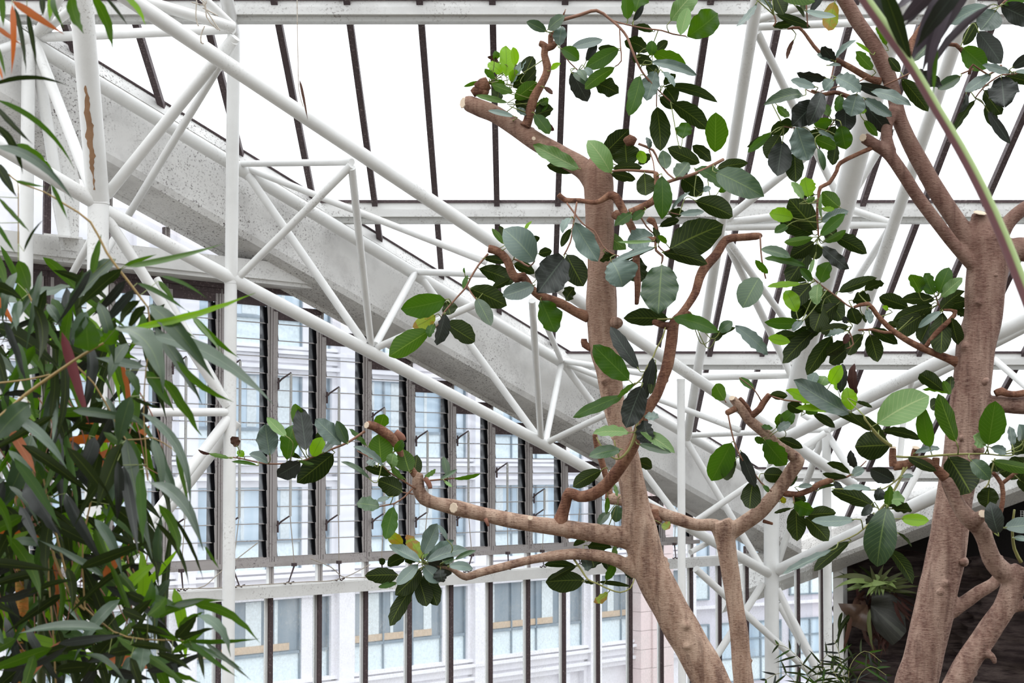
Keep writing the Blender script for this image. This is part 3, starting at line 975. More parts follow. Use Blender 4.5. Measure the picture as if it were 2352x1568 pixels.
IT = []
g = lambda x, y, Y: P(x, y, Y)
T('chord', g(1795, 1010, 15.5), g(3080, 376, 8.6), .060)
T('chord', g(1895, 988, 16.5), g(3090, 370, 9.7), .050); T('chord', g(1895, 968, 17), g(3090, 358, 10.4), .033)
T('chord', g(1772, 1316, 17.3), g(3100, 688, 8.4), .065)
T('strut', g(2096, 862, 13.4), g(2086, 915, 13.7), .028)
T('strut', g(2285, 826, 12.5), g(2640, 1130, 10.2), .028)
T('strut', g(2116, 1070, 14.2), g(2064, 1165, 14.2), .034); T('strut', g(2078, 930, 14.3), g(2056, 1175, 14.2), .029)
T('strut', g(1895, 990, 16.5), g(1962, 1092, 16), .04); T('strut', g(1895, 990, 16.5), g(1845, 1050, 17), .035)
T('strut', g(1895, 990, 16.5), g(1850, 1112, 17.2), .04)
T('strut', g(1815, 1205, 17), g(1783, 1304, 17.3), .040)
T('strut', g(1895, 985, 16.5), g(1840, 950, 16.5), .03)
truss('roof_truss', 'white tube truss rising to the right from the corner post towards the rock wall', IT)

IT = []
T('chord', g(2062, -10, 10.7), g(1772, 1110, 17.2), .100)
T('chord', g(1742, -25, 10.9), g(1578, 1005, 15.8), .047)
T('chord', g(2236, -25, 10.9), g(1966, 770, 14.4), .053)
T('strut', g(1738, 62, 11.3), g(2020, 50, 11.3), .030); T('strut', g(1740, 45, 11.2), g(1870, 5, 11.0), .032)
T('strut', g(1738, 72, 11.3), g(1930, 460, 13.1), .033)
T('strut', g(1660, 510, 13.4), g(1860, 352, 12.7), .036); T('strut', g(1662, 512, 13.4), g(1935, 478, 13.3), .036)
T('strut', g(1662, 522, 13.4), g(2048, 516, 13.3), .032)
T('strut', g(1662, 540, 13.5), g(1818, 862, 15.5), .038); T('strut', g(1672, 552, 13.5), g(1850, 800, 15), .033)
T('strut', g(1945, 478, 13.3), g(2052, 514, 13.3), .033); T('strut', g(2044, 524, 13.3), g(1952, 668, 14.2), .035)
T('strut', g(2050, 290, 12.4), g(1940, 480, 13.3), .032)
T('strut', g(1585, 866, 15.2), g(1850, 860, 15.6), .040)
T('strut', g(1592, 862, 15.2), g(1905, 1085, 17), .036)
truss('roof_truss', 'fan of leaning white tubes crossing behind the right-hand tree', IT)

def post(px, py, Y, r, label, top=None, mat='white', btm=0.0):
    p = P(px, py, Y)
    root = tag(empty('steel_post', (p.x, p.y, btm)), label, 'post', 'white steel posts')
    bm = bmesh.new()
    segs = [Vector((p.x, p.y, btm)), p]
    tube(bm, segs, [r, r], 28)
    o = obj('shaft', bm, M[mat]); reparent(o, root)
    if top:
        for (a, b, rr) in top:
            bm = bmesh.new(); tube(bm, [a, b], [rr, rr], 24); o = obj('upper_tube', bm, M[mat]); reparent(o, root)
    bm = bmesh.new()
    q = p
    tube(bm, [q - UP * 0.012, q + UP * 0.008], [r * 1.06, r * 1.06], 28); o = obj('collar', bm, M[mat]); reparent(o, root)
    tube_b = bmesh.new(); box(tube_b, Vector((p.x - r * 1.8, p.y - r * 1.8, btm)), RX * r * 3.6, Vector((0, r * 3.6, 0)), UP * 0.03)
    o = obj('base_plate', tube_b, M[mat]); reparent(o, root)
    return root
pN = c2(226, 468)
bl = post(226, 466, pN.y, .079, 'thick white post with a brown rust run, behind the bamboo', top=[(P(183, -40, pN.y * 0.93), pN + UP * 0.02, .083)])
# rust run on the leaning upper tube: a jagged thin layer hugging the tube
M['rust'] = simple('brown_rust_run', (0.36, 0.21, 0.12), 0.8, 0.2)
def rust(a, b, r, ptsr, parent):
    bm = bmesh.new(); rows = []
    ax = (b - a).normalized()
    for (x, y, hw) in ptsr:
        d = ray(x, y).normalized()
        # closest approach of the sight line to the tube, then its front surface point
        w0 = CAM - a; bb = d.dot(ax); t = (ax.dot(w0) - bb * d.dot(w0)) / (1 - bb * bb); s_ = (bb * ax.dot(w0) - d.dot(w0)) / (1 - bb * bb)
        c = a + ax * t; side = (CAM + d * s_) - c
        tow = -(d - ax * d.dot(ax)).normalized(); sd = ax.cross(tow)
        off = max(-.95, min(.95, side.dot(sd) / r)); an = math.asin(off)
        row = []
        h = hw * c.y / F / r
        for k in range(-2, 3):
            an2 = an + h * k / 2 * (1 + .3 * math.sin(y * 1.7 + k))
            row.append(bm.verts.new(c + (tow * math.cos(an2) + sd * math.sin(an2)) * (r + .0015)))
        rows.append(row)
    for i in range(len(rows) - 1):
        for k in range(4): bm.faces.new((rows[i][k], rows[i][k + 1], rows[i + 1][k + 1], rows[i + 1][k]))
    fixn(bm); o = obj('rust_run', bm, M['rust']); reparent(o, parent)
random.seed(9)
_pr = []
for y in range(190, 432, 7):
    hw = 1.5 + 6.5 * math.sin(math.pi * min(1, (y - 188) / 215.0)) ** .8 if y < 395 else 2.2 - (y - 395) * .04
    _pr.append((196 + (y - 190) * .085 + random.uniform(-1, 1), y, max(.6, hw + random.uniform(-1.6, 1.4))))
rust(pN + UP * .02, P(183, -40, pN.y * 0.93), .083, _pr, bl)
p2 = c2(531, 648)
post(530, 648, p2.y, .0505, 'slender white vertical post in front of the louvre windows', top=[(p2, P(537, 66, p2.y * 0.985), .0515), (P(537, 72, p2.y * 0.985), P(512, -40, p2.y * 0.90), .05)])
p3 = c3(66, 140)
post(66, 100, p3.y, .052, 'white vertical post beside the leaning rusty one, top left')
p4 = c2(1772, 1322)
post(1772, 1322, p4.y, .083, 'stout white corner post under the meeting tubes', top=[(p4, P(1772, 1095, p4.y), .088)])
post(1564, 872, c1(1564, 872).y, .038, 'thin white post just right of the leaning trunk', top=None)
post(1898, 990, 16.4, .048, 'white post standing beside the dark rock wall')

IT = []
yb_ = p4.y
T('strut', g(1752, 1340, yb_), g(1560, 1640, yb_ - .4), .042); T('strut', g(1598, 1306, yb_ - 1), g(1930, 1606, yb_ + .2), .040)
T('strut', g(1785, 1352, yb_), g(1935, 1648, yb_), .042); T('strut', g(1788, 1385, yb_), g(1925, 1625, yb_ + .15), .036)
T('strut', g(1586, 1268, 16.2), g(1626, 1246, 16.4), .03)
tr = truss('brace_frame', 'white crossed bracing tubes at the foot of the corner post', IT)
tr['category'] = 'brace'; del tr['group']

# gusset bracket on the wall post at top left
bm = bmesh.new()
pl = [(105, 262), (150, 300), (175, 420), (172, 580), (140, 575), (120, 470)]
A = [dpt(x, y, 0.5) for x, y in pl]; B = [p + NIN * 0.06 for p in A]
prism(bm, A, B)
pl = [(100, 535), (190, 545), (190, 549), (100, 540)]
A = [dpt(x, y, 0.40) for x, y in pl]; B = [dpt(x, y, 0.75) for x, y in pl]
prism(bm, A, B); fixn(bm)
tag(obj('gusset_bracket', bm, M['purlin']), 'broad white gusset bracket between the beam and the left windows', 'bracket')

# hanging dry strand with a dark leaf tail near the top
bm = bmesh.new()
q, r = spline([P(682, -40, 7), P(684, 120, 7), P(687, 210, 7), P(697, 245, 7)], [0.0022] * 4, .05); tube(bm, q, r, 5)
st = obj('dangling_vine', bm, M['wire'])
bm = bmesh.new(); leaf(bm, P(688, 183, 7), P(707, 277, 7), .013, 'R', 'bam', 0.2, 0.02)
lf = obj('leaf', bm, FICL, st)
tag(st, 'thin dangling dry strand with a dark leaf tail near the top', 'vine')
bm = bmesh.new()
random.seed(3)
for pts in ([(438, -10), (470, 5), (475, 40), (500, 68)], [(465, 5), (478, 30), (505, 70)], [(452, -5), (450, 40), (456, 60)], [(470, 60), (462, 80), (462, 98), (468, 100)], [(440, 5), (470, 12), (474, 2)], [(466, 18), (500, 36)]):
    q, r = spline([P(x, y, 9.0) for x, y in pts], [0.004] * len(pts), .03); tube(bm, q, r, 5)
tag(obj('straw_wisp', bm, M['wire']), 'wisp of dry straw caught on the tubes at the top', 'straw')
# ---------------------------------------------------------------- fig trees
def wood_pts(spec):
    """'x y r Y; x y r Y; ...' with Y carried over when missing"""
    out = []; Y = 8.0
    for s in spec.split(';'):
        v = [float(t) for t in s.split()]
        if len(v) > 3: Y = v[3]
        else: Y = None if out and False else Y
        out.append((v[0], v[1], v[2], Y))
    return out
class Tree:
    def __init__(self, name, label, mat, x0, y0, Y0, seed=1):
        self.root = tag(empty(name, P(x0, y0, Y0)), label, 'tree')
        self.mat = mat; self.skel = []
        self.seed = seed
    def wood(self, name, specs, mat=None, voxel=None, wob=0.10, cut=None, seg=14, step=0.03, skel=True, knots=True):
        if isinstance(specs, list) and name != 'trunk' and len(specs) > 1:
            for sp in specs: self.wood(name, sp, mat, voxel, wob, cut, seg, step, skel, knots)
            return
        bm = bmesh.new()
        for spec in (specs if isinstance(specs, list) else [specs]):
            W = wood_pts(spec) if isinstance(spec, str) else spec
            # interpolate Y through entries given explicitly
            pts = [P(x, y, Y) for x, y, r, Y in W]
            rr = [r * Y / F for x, y, r, Y in W]
            if skel:
                n = len(W)
                for i in range(n - 1):
                    L_ = math.hypot(W[i + 1][0] - W[i][0], W[i + 1][1] - W[i][1])
                    m = max(1, int(L_ / 8))
                    for k in range(m + 1):
                        t = k / m
                        self.skel.append((W[i][0] + (W[i + 1][0] - W[i][0]) * t, W[i][1] + (W[i + 1][1] - W[i][1]) * t, W[i][3] + (W[i + 1][3] - W[i][3]) * t))
            q, r = spline(pts, rr, step)
            tube(bm, q, r, seg, wob=wob, cap='weld')
            if knots and voxel:
                rnd = random.Random(int(W[0][0]))
                for k in range(int(len(q) / 9)):
                    i = rnd.randrange(2, len(q) - 2) if len(q) > 5 else 1
                    d = (q[i + 1] - q[i - 1]).normalized(); _, u, v = basis(d)
                    a = rnd.uniform(0, 6.28); e = u * math.cos(a) + v * math.sin(a)
                    rk = r[i] * rnd.uniform(.12, .26)
                    tube(bm, [q[i] + e * r[i] * 0.7, q[i] + e * (r[i] * 0.98 + rk * .4), q[i] + e * (r[i] * 0.98 + rk * .9)], [rk * 1.5, rk, rk * 0.55], 8, cap='weld')
        fixn(bm)
        o = obj(name, bm, [mat or self.mat], None, smooth=True)
        reparent(o, self.root)
        if voxel:
            m = o.modifiers.new('fuse', 'REMESH'); m.mode = 'VOXEL'; m.voxel_size = voxel; m.use_smooth_shade = True
            m = o.modifiers.new('soften', 'SMOOTH'); m.factor = 0.5; m.iterations = 5
        return o
    def cut(self, x, y, rx, Y, normal, name='cut_face'):
        """pale sawn face of a pruned branch"""
        bm = bmesh.new()
        c = P(x, y, Y); n, u, v = basis(Vector(normal))
        r = rx * Y / F
        for (rr, h) in ((1.0, 0.0),):
            ring = [bm.verts.new(c + (u * math.cos(t * math.pi / 12) + v * math.sin(t * math.pi / 12)) * r * (1 + .06 * math.sin(t * 2.1))) for t in range(24)]
            ring2 = [bm.verts.new(q.co + n * r * 0.12 - (q.co - c) * 0.12) for q in ring]
            for k in range(24): bm.faces.new((ring[k], ring[(k + 1) % 24], ring2[(k + 1) % 24], ring2[k]))
            bm.faces.new(ring2)
        fixn(bm)
        o = obj(name, bm, M['cut']); reparent(o, self.root)
    def leaves(self, data, name='foliage', dy=0.0, maxpet=95, lib=None, shape='fig'):
        bm = bmesh.new()
        random.seed(len(data) + self.seed)
        for s in data.replace('\n', ';').split(';'):
            v = s.split()
            if len(v) < 6: continue
            bx, by, tx, ty, w = [float(t) for t in v[:5]]
            ty_ = v[5]
            best = None
            for (x, y, Y) in self.skel:
                d = (x - bx) ** 2 + (y - by) ** 2
                if best is None or d < best[0]: best = (d, x, y, Y)
            Yn = best[3]
            off = {'D': 0.05, 'K': -0.03, 'S': -0.08, 'G': -0.03, 'B': -0.05, 'T': -0.1, 'L': -0.08}.get(ty_, 0)
            Y = Yn + off + dy + random.uniform(-0.07, 0.07)
            ln = math.hypot(tx - bx, ty - by) * Y / F
            Yt = Y + random.uniform(-0.55, 0.35) * ln
            b = P(bx, by, Y); t = P(tx, ty, Yt)
            roll = None
            if ty_ == 'S': roll = random.uniform(0.35, 0.8)
            if len(v) > 6: roll = float(v[6])
            leaf(bm, b, t, w * Y / F, ty_, shape, roll)
            a = (t - b).normalized()
            dist = math.sqrt(best[0])
            q0 = P(best[1], best[2], Yn)
            if 3 < dist < maxpet:
                mid = b - a * min(0.5 * dist, 24) * Y / F
                qq, rr = spline([q0, mid, b + a * 0.01], [0.0032, 0.0026, 0.0022], 0.015)
                tube(bm, qq, rr, 5, mi=len(TYPES))
            elif dist <= 3:
                tube(bm, [q0, b + a * 0.006], [0.003, 0.0022], 5, mi=len(TYPES))
        o = obj(name, bm, lib or FICL); reparent(o, self.root)
        return o

# ===== tree 1 : the leaning pruned fig in the middle
T1 = Tree('fig_tree', 'pale-barked leaning fig tree with pruned stubs, centre of the greenhouse', M['bark'], 1735, 3640, 8.0)
T1.wood('trunk', ['1384 366 26 8; 1374 392 34 8; 1375 430 35 8; 1377 500 34 8; 1381 600 32 8; 1382 700 35 8; 1386 784 34 8; 1400 860 29 8; 1411 930 26 8; 1430 1000 26 8; 1445 1075 29 8; 1459 1150 32 8; 1470 1220 41 8; 1492 1300 41 8; 1541 1400 41 8; 1590 1485 42 8; 1638 1575 43 8; 1700 1750 46 8; 1732 2200 50 8; 1735 3700 60 8',
   '1066 236 15 8.3; 1078 238 20 8.3; 1105 250 21 8.28; 1140 264 20 8.25; 1190 296 21 8.2; 1240 330 22 8.15; 1290 358 23 8.1; 1340 388 25 8.05; 1372 425 30 8',
   '1482 1262 34 8; 1452 1240 26 8; 1400 1228 23 7.98; 1330 1218 21 7.95; 1280 1211 20 7.92; 1180 1196 18 7.9; 1110 1180 17 7.88; 1050 1166 19 7.86; 1034 1162 18 7.86; 1000 1155 15 7.85; 975 1145 16 7.84; 962 1125 15 7.83; 960 1100 14 7.82; 964 1085 9 7.82',
   '1462 1316 16 8; 1446 1304 16 7.99; 1420 1288 15 7.97; 1380 1277 14 7.95; 1330 1272 13 7.93; 1280 1275 12 7.9; 1220 1285 10.5 7.88; 1160 1300 10 7.86; 1100 1315 10 7.84; 1070 1325 9 7.83; 1050 1315 7 7.82; 1030 1304 5 7.82; 985 1296 5 7.82'],
   voxel=0.0075)
T1.cut(1064, 236, 13, 8.29, (-1, -0.75, 0.1)); T1.cut(1042, 1166, 12, 7.76, (-0.75, -1, 0.1)); T1.cut(1418, 741, 9, 7.9, (0.5, -1, 0)); T1.cut(1226, 318, 4.5, 8.08, (0.2, -1, 0)); T1.cut(1218, 1189, 6, 7.84, (0.1, -1, 0.5))
T1.wood('knot', ['1404 742 13 7.97; 1416 741 14 7.92; 1421 741 11 7.89'], voxel=None)
T1.wood('broken_stub', ['1095 205 14 8.28; 1110 196 15 8.28; 1122 190 12 8.28', '1085 215 10 8.28; 1100 207 14 8.28; 1118 215 13 8.3', '1362 800 8 8; 1345 790 9 8; 1343 778 7 8'], M['barkred'], wob=.5)
T1.wood('branch', ['1205 292 14 8.15; 1212 278 11 8.15; 1225 228 11 8.12; 1240 200 10 8.1; 1254 172 9.5 8.1; 1257 152 10 8.1; 1250 125 8.5 8.1; 1252 106 9 8.1; 1238 99 7 8.1', '1252 112 8 8.1; 1268 106 9 8.1; 1278 97 6 8.1', '1266 108 7 8.1; 1265 82 7 8.1; 1272 74 4 8.1; 1288 48 4 8.1; 1300 20 1.6 8.1'], M['barkred'], voxel=.005)
T1.wood('twig', ['1290 46 4.5 8.1; 1330 35 4 8.1; 1370 24 4 8.1; 1400 43 3.2 8.1; 1425 65 3.2 8.05; 1440 85 3.2 8.05; 1450 110 3 8; 1462 140 2.8 8; 1475 165 2.5 8; 1491 187 1.8 8',
   '1400 45 1.8 8.1; 1437 56 2 8.05; 1480 65 2 8.05; 1520 70 2 8; 1545 78 2 8; 1575 83 1.6 8', '1423 65 1.6 8.05; 1425 105 1.6 8.05; 1427 140 1.6 8.05; 1412 153 1.2 8.05', '1512 170 1.5 8; 1509 200 1.5 8; 1508 244 1.5 8', '1475 165 1.6 8; 1505 200 1.6 8; 1540 233 1.6 8',
   '1290 120 1.5 8.1; 1310 145 1.6 8.1; 1328 162 1.6 8.1; 1340 175 1.2 8.1'], M['twig'], seg=6, knots=False)
T1.leaves('''1162 176 1161 106 39 B;1184 150 1178 108 20 B;1155 172 1122 143 28 B;1145 144 1119 131 11 R;1173 188 1187 160 27 B;1165 165 1188 149 13 R;1135 137 1137 116 18 G;1138 180 1113 158 16 G
1205 172 1225 129 36 D;1175 195 1208 138 17 S;1178 200 1232 176 34 D;1182 227 1233 188 36 G;1178 212 1129 193 22 G;1160 192 1136 186 16 G;1102 186 1065 199 9 G;1165 236 1092 219 14 L;1180 268 1121 254 13 S;1185 250 1212 262 16 S
1150 190 1142 235 28 D;1220 248 1183 232 36 D;1228 264 1271 250 36 D;1232 255 1259 232 26 G;1228 262 1262 308 30 G;1238 238 1260 226 18 G;1257 282 1273 300 13 R;1248 200 1270 216 11 R;1266 160 1288 145 13 B;1195 215 1225 240 30 D;1205 190 1232 160 26 D''')
T1.leaves('''1255 72 1209 50 24 T;1259 68 1297 36 28 T;1285 105 1292 60 31 S;1290 112 1330 138 32 G;1312 110 1384 91 24 S;1346 140 1367 93 21 K;1421 116 1374 110 22 D;1421 112 1344 156 38 G;1412 155 1343 204 30 G;1365 190 1421 215 40 D;1313 165 1350 233 42 K;1328 160 1345 186 18 T;1342 155 1360 178 17 S;1316 168 1360 200 20 T''')
T1.leaves('''1441 44 1437 -12 30 G;1460 28 1476 -22 42 G;1455 48 1478 12 14 K;1541 48 1602 -22 46 L 0.3;1563 80 1580 18 32 L;1580 84 1649 30 60 G 0.2;1500 72 1458 60 18 D;1487 118 1434 95 36 D;1497 128 1497 93 26 G;1507 118 1534 94 22 D
1500 145 1450 133 26 D;1500 120 1576 156 38 G;1496 143 1601 174 24 S;1485 150 1510 174 28 D;1505 163 1485 231 42 S 0.4;1520 163 1549 200 14 S;1470 176 1444 266 38 G 0.4;1525 195 1552 170 20 D;1528 203 1552 236 40 D;1516 222 1548 250 22 D;1525 199 1648 235 24 D
1543 236 1627 298 44 D 0.3;1509 246 1517 347 48 D 0.15;1567 317 1577 281 38 G;1642 349 1644 258 52 G 0.2;1607 374 1533 340 36 D 0.3;1590 335 1633 370 28 D;1530 388 1522 345 30 T;1492 342 1484 315 13 S;1390 345 1445 298 34 D;1440 383 1436 328 66 D 0.2;1480 375 1470 345 24 B;1466 376 1496 356 22 D''')
# right hand twigs and branches in front of the trunk
T1.wood('branch', ['1282 446 7 7.9; 1300 460 7 7.9; 1330 460 6 7.85; 1365 465 6 7.8; 1385 458 7 7.8; 1400 448 9 7.8; 1415 453 11 7.8; 1430 480 10 7.8; 1445 510 9 7.8; 1458 538 9 7.8; 1461 570 9 7.8; 1462 620 9 7.8; 1465 655 8 7.8; 1462 700 5 7.8',
   '1445 488 9 7.8; 1460 482 9 7.8; 1485 470 9 7.8; 1506 455 9 7.8; 1508 430 7 7.8; 1507 397 7 7.8', '1460 548 8 7.8; 1480 547 7 7.78; 1503 550 7 7.76; 1510 538 5 7.75; 1500 505 6 7.75; 1488 506 6 7.75; 1507 516 4 7.75'], M['barkred'], voxel=.0055)
T1.wood('twig', ['1405 393 2.5 7.85; 1440 391 3 7.8; 1500 395 4 7.8; 1507 400 6 7.8', '1512 426 5 7.8; 1545 414 4 7.8; 1600 397 4 7.85; 1662 366 4 7.9', '1466 330 3 7.95; 1500 345 3 7.95; 1512 370 2.2 7.95; 1535 400 2.2 7.9; 1553 413 2 7.85', '1491 345 2 7.95; 1500 370 1.6 7.9; 1503 392 1.4 7.85',
   '1325 464 2.4 7.8; 1316 520 2.2 7.75; 1310 556 2 7.72; 1295 586 1.8 7.7', '1302 466 2.2 7.85; 1340 515 2 7.8; 1365 530 2 7.8; 1385 565 2 7.78; 1405 582 1.8 7.75; 1422 588 1.5 7.75', '1468 492 2 7.8; 1485 520 2 7.8; 1500 535 1.6 7.78', '1506 552 3.5 7.76; 1507 575 3.2 7.75; 1522 588 3 7.75; 1519 606 1.5 7.75', '1512 565 2 7.75; 1526 578 1.6 7.75; 1540 572 1.4 7.75', '1507 470 1.8 7.8; 1530 485 1.6 7.8; 1560 493 1.4 7.8'], M['twig'], seg=6, knots=False)
T1.wood('knob', ['1436 328 9 7.95; 1447 322 13 7.95; 1460 327 8 7.95', '1412 498 9 7.9; 1418 492 12 7.88; 1424 500 8 7.86'], M['barkred'], wob=.4)
T1.leaves('''1330 388 1224 333 38 L 0.35;1332 391 1256 380 30 D;1403 397 1350 322 48 L 0.3;1385 357 1445 297 40 D;1407 387 1475 384 22 D;1404 398 1460 412 24 D;1480 398 1483 449 48 D 0.2;1520 405 1521 503 44 G 0.2;1553 408 1581 373 34 T;1567 410 1612 449 50 D 0.2;1598 388 1668 437 34 G;1645 396 1755 451 60 T 0.15
1648 386 1718 374 28 D;1650 440 1669 424 15 G;1615 440 1633 430 14 S;1597 462 1683 497 48 D 0.3;1541 570 1662 515 84 D 0.1;1522 580 1625 606 34 D 0.3;1535 492 1571 484 22 D;1542 482 1585 440 9 S;1515 520 1560 505 20 D;1562 492 1618 486 16 S;1512 560 1500 522 16 D;1530 560 1512 540 14 G''')
T1.leaves('''1320 512 1374 600 50 S 0.3;1312 500 1292 535 18 S;1312 525 1289 567 17 D;1302 585 1340 657 54 D 0.2;1296 590 1236 671 78 K 0.25;1375 530 1438 572 36 G;1405 600 1430 659 78 S 0.3;1505 567 1397 606 14 S 0.7;1505 568 1420 604 18 D;1500 553 1418 555 8 L;1468 592 1460 650 56 D;1520 607 1512 720 86 T 0.25
1500 540 1442 565 50 S 0.4;1450 490 1412 518 24 G;1480 483 1452 506 20 G;1388 578 1405 595 12 D;1415 585 1378 600 16 D''')
# left mid branch with the tilted twig
T1.wood('branch', ['1121 571 10 7.95; 1135 574 10 7.95; 1152 583 10 7.95; 1166 600 10 7.95; 1174 622 10 7.95; 1186 640 11 7.95; 1202 634 10 7.95; 1218 660 9 7.95; 1240 678 11 7.96; 1262 688 12 7.97; 1290 697 11 7.98; 1320 715 11 7.99; 1352 728 14 8'], M['barkred'], voxel=.005)
T1.wood('twig', ['1121 583 2.6 7.95; 1098 610 2.4 7.92; 1080 640 2.2 7.9; 1070 660 2.2 7.9; 1050 682 2 7.88; 1030 705 2 7.86; 1017 722 2 7.85; 1008 745 1.8 7.84; 985 762 1.6 7.82', '1073 656 1.8 7.9; 1084 675 1.6 7.88; 1096 690 1.4 7.86', '1180 595 1.8 7.95; 1195 600 3 7.95; 1215 612 2 7.9; 1228 600 1.5 7.86'], M['twig'], seg=6, knots=False)
T1.leaves('''1023 688 921 710 56 G 0.15;1025 692 1034 722 36 D;1000 724 948 752 34 Y;985 760 894 818 52 G 0.2;1022 720 1002 792 32 K;1026 742 1091 784 46 D;1095 685 1128 748 34 T 0.3;1080 662 1164 702 50 D 0.2;1102 617 1180 648 42 D 0.2;1112 593 1165 602 20 D;1180 606 1228 628 26 D;1130 662 1172 640 20 D;1065 665 1074 632 12 G;1068 628 1066 614 5 G;996 745 985 775 20 G
1227 600 1156 526 68 S 0.3;1226 655 1155 680 42 S 0.35;1243 690 1276 763 54 G 0.4;1157 560 1130 524 14 G;1155 545 1148 518 14 D;1203 536 1222 508 8 B;1237 583 1268 577 22 D;1215 560 1240 545 18 D;1232 640 1245 622 20 D;1300 690 1320 660 30 D''')
# the long branch that comes down in front of the trunk from upper right
T1.wood('branch', ['1751 539 4 7.9; 1738 542 9 7.9; 1700 545 9 7.9; 1668 550 10 7.88; 1645 585 11 7.86; 1620 612 12 7.84; 1606 640 11 7.82; 1598 670 10 7.8; 1580 700 9 7.78; 1562 724 9 7.76; 1548 742 12 7.75; 1543 780 14 7.74; 1533 840 14 7.72; 1522 870 13 7.72; 1510 905 12 7.7; 1490 935 13 7.7; 1475 965 13 7.7; 1460 1012 13 7.7; 1440 1050 14 7.72; 1415 1085 15 7.75; 1390 1115 15 7.8; 1360 1135 14 7.83; 1330 1140 13 7.86; 1306 1130 13 7.88; 1300 1152 13 7.9; 1292 1180 15 7.92; 1284 1206 18 7.92',
   '1500 737 8 7.78; 1522 746 8 7.76; 1545 750 11 7.75', '1570 722 5 7.76; 1585 716 5 7.76'], M['barkred'], voxel=.006)
T1.wood('twig', ['1528 752 1.8 7.74; 1522 775 2 7.72; 1508 800 2 7.7; 1500 820 2.2 7.68; 1485 845 2.2 7.66; 1473 870 2.2 7.64; 1455 885 2 7.62; 1430 908 1.6 7.6', '1466 960 3 7.62; 1462 985 4 7.6; 1455 1010 4 7.6; 1443 1035 3.4 7.6; 1425 1052 3 7.6; 1410 1052 2 7.6; 1388 1035 2 7.6; 1370 1004 1.6 7.6', '1422 1052 2 7.6; 1415 1030 1.8 7.6; 1411 1010 1.4 7.6', '1545 732 2.4 7.74; 1510 733 2 7.74'], M['twiggreen'], seg=6, knots=False)
T1.leaves('''1535 732 1432 731 40 D 0.25;1548 730 1652 764 34 G 0.4;1652 762 1682 738 26 T;1632 778 1690 752 15 D;1466 846 1402 750 36 K 0.25;1445 873 1362 792 54 G 0.2;1457 880 1418 912 12 G;1430 908 1316 958 28 G 0.4;1474 886 1438 982 54 K 0.2;1500 822 1473 925 28 K;1505 832 1494 906 20 D
1480 955 1513 958 20 S;1478 965 1492 1022 42 K;1445 993 1362 995 26 L 0.6;1470 988 1550 1040 28 L 0.5;1468 1020 1542 1040 18 T;1425 1032 1352 1048 30 T 0.5;1382 1080 1316 1118 34 D;1462 1060 1498 1074 28 D;1640 782 1662 762 20 D''', dy=-0.05)
# left end of the big limb
T1.wood('branch', ['843 975 10 7.75; 858 978 11 7.75; 882 992 12 7.76; 903 1008 11 7.78; 915 1030 9 7.8; 932 1060 8 7.82; 957 1095 9 7.82'], M['barkred'], voxel=.005)
T1.cut(842, 976, 8, 7.72, (-0.8, -1, 0.2))
T1.wood('torn_stub', ['908 992 8 7.8; 922 1004 9 7.8; 928 1012 6 7.8', '975 1097 5 7.8; 985 1110 5 7.8; 988 1122 4 7.8', '1115 1190 5 7.85; 1122 1208 3 7.85'], M['stipule'], wob=.5)
T1.wood('twig', ['838 990 3.4 7.75; 800 1015 3 7.72; 760 1032 2.6 7.7; 720 1048 2.6 7.7; 690 1060 2.4 7.7; 640 1065 2.2 7.7; 600 1063 2 7.7; 560 1054 1.8 7.7; 535 1050 1.5 7.7',
   '955 1122 2.6 7.8; 915 1097 2.4 7.78; 895 1085 2 7.76; 870 1062 1.8 7.75; 820 1035 1.4 7.74', '950 1118 2.4 7.8; 930 1140 2 7.78; 905 1156 1.8 7.76; 870 1163 1.6 7.75', '950 1135 2 7.8; 925 1130 1.6 7.8', '905 1157 1.4 7.77; 904 1165 1.2 7.77', '978 1104 2.4 7.82; 1010 1101 2.2 7.82; 1044 1098 1.8 7.82'], M['twig'], seg=6, knots=False)
T1.leaves('''620 1045 609 974 50 S 0.3;657 1002 613 958 24 L 0.5;676 976 679 927 30 G;660 1055 675 974 42 G 0.3;703 1034 689 935 46 K 0.2;737 1018 734 990 24 D;718 1048 740 1004 34 B 0.2;784 1020 724 962 42 S 0.4;797 1018 773 966 26 T;740 1040 775 1003 16 S;690 1052 664 1043 11 D;690 1062 636 1093 42 K 0.5
765 1042 682 1108 56 D 0.15;685 1057 722 1066 9 G;615 1063 572 1043 22 S;545 1026 533 1002 22 R;560 1049 545 1035 16 B;528 1052 480 1041 10 G;484 1042 455 1032 7 R;590 1068 532 1060 9 G''', dy=-.03)
T1.leaves('''872 985 882 951 34 G 0.2;875 1064 870 996 58 G 0.1;940 1082 926 1031 46 G 0.2;905 1036 925 1010 22 G;842 1024 802 984 12 G;880 1070 812 1025 17 S;900 1072 906 1040 28 L;862 1070 842 1058 16 S;898 1092 838 1073 22 D;930 1100 897 1065 14 G;848 1098 783 1060 12 T;924 1128 867 1102 46 D 0.2;872 1163 819 1156 34 T
895 1142 865 1150 12 S;904 1164 886 1238 36 G 0.3;925 1249 891 1224 28 Y;950 1096 958 1044 30 D;975 1094 1001 1077 11 G;1012 1101 1050 1078 10 T;1042 1099 1104 1087 10 G;1028 1092 1018 1048 18 T;1020 1103 1038 1118 8 L''')
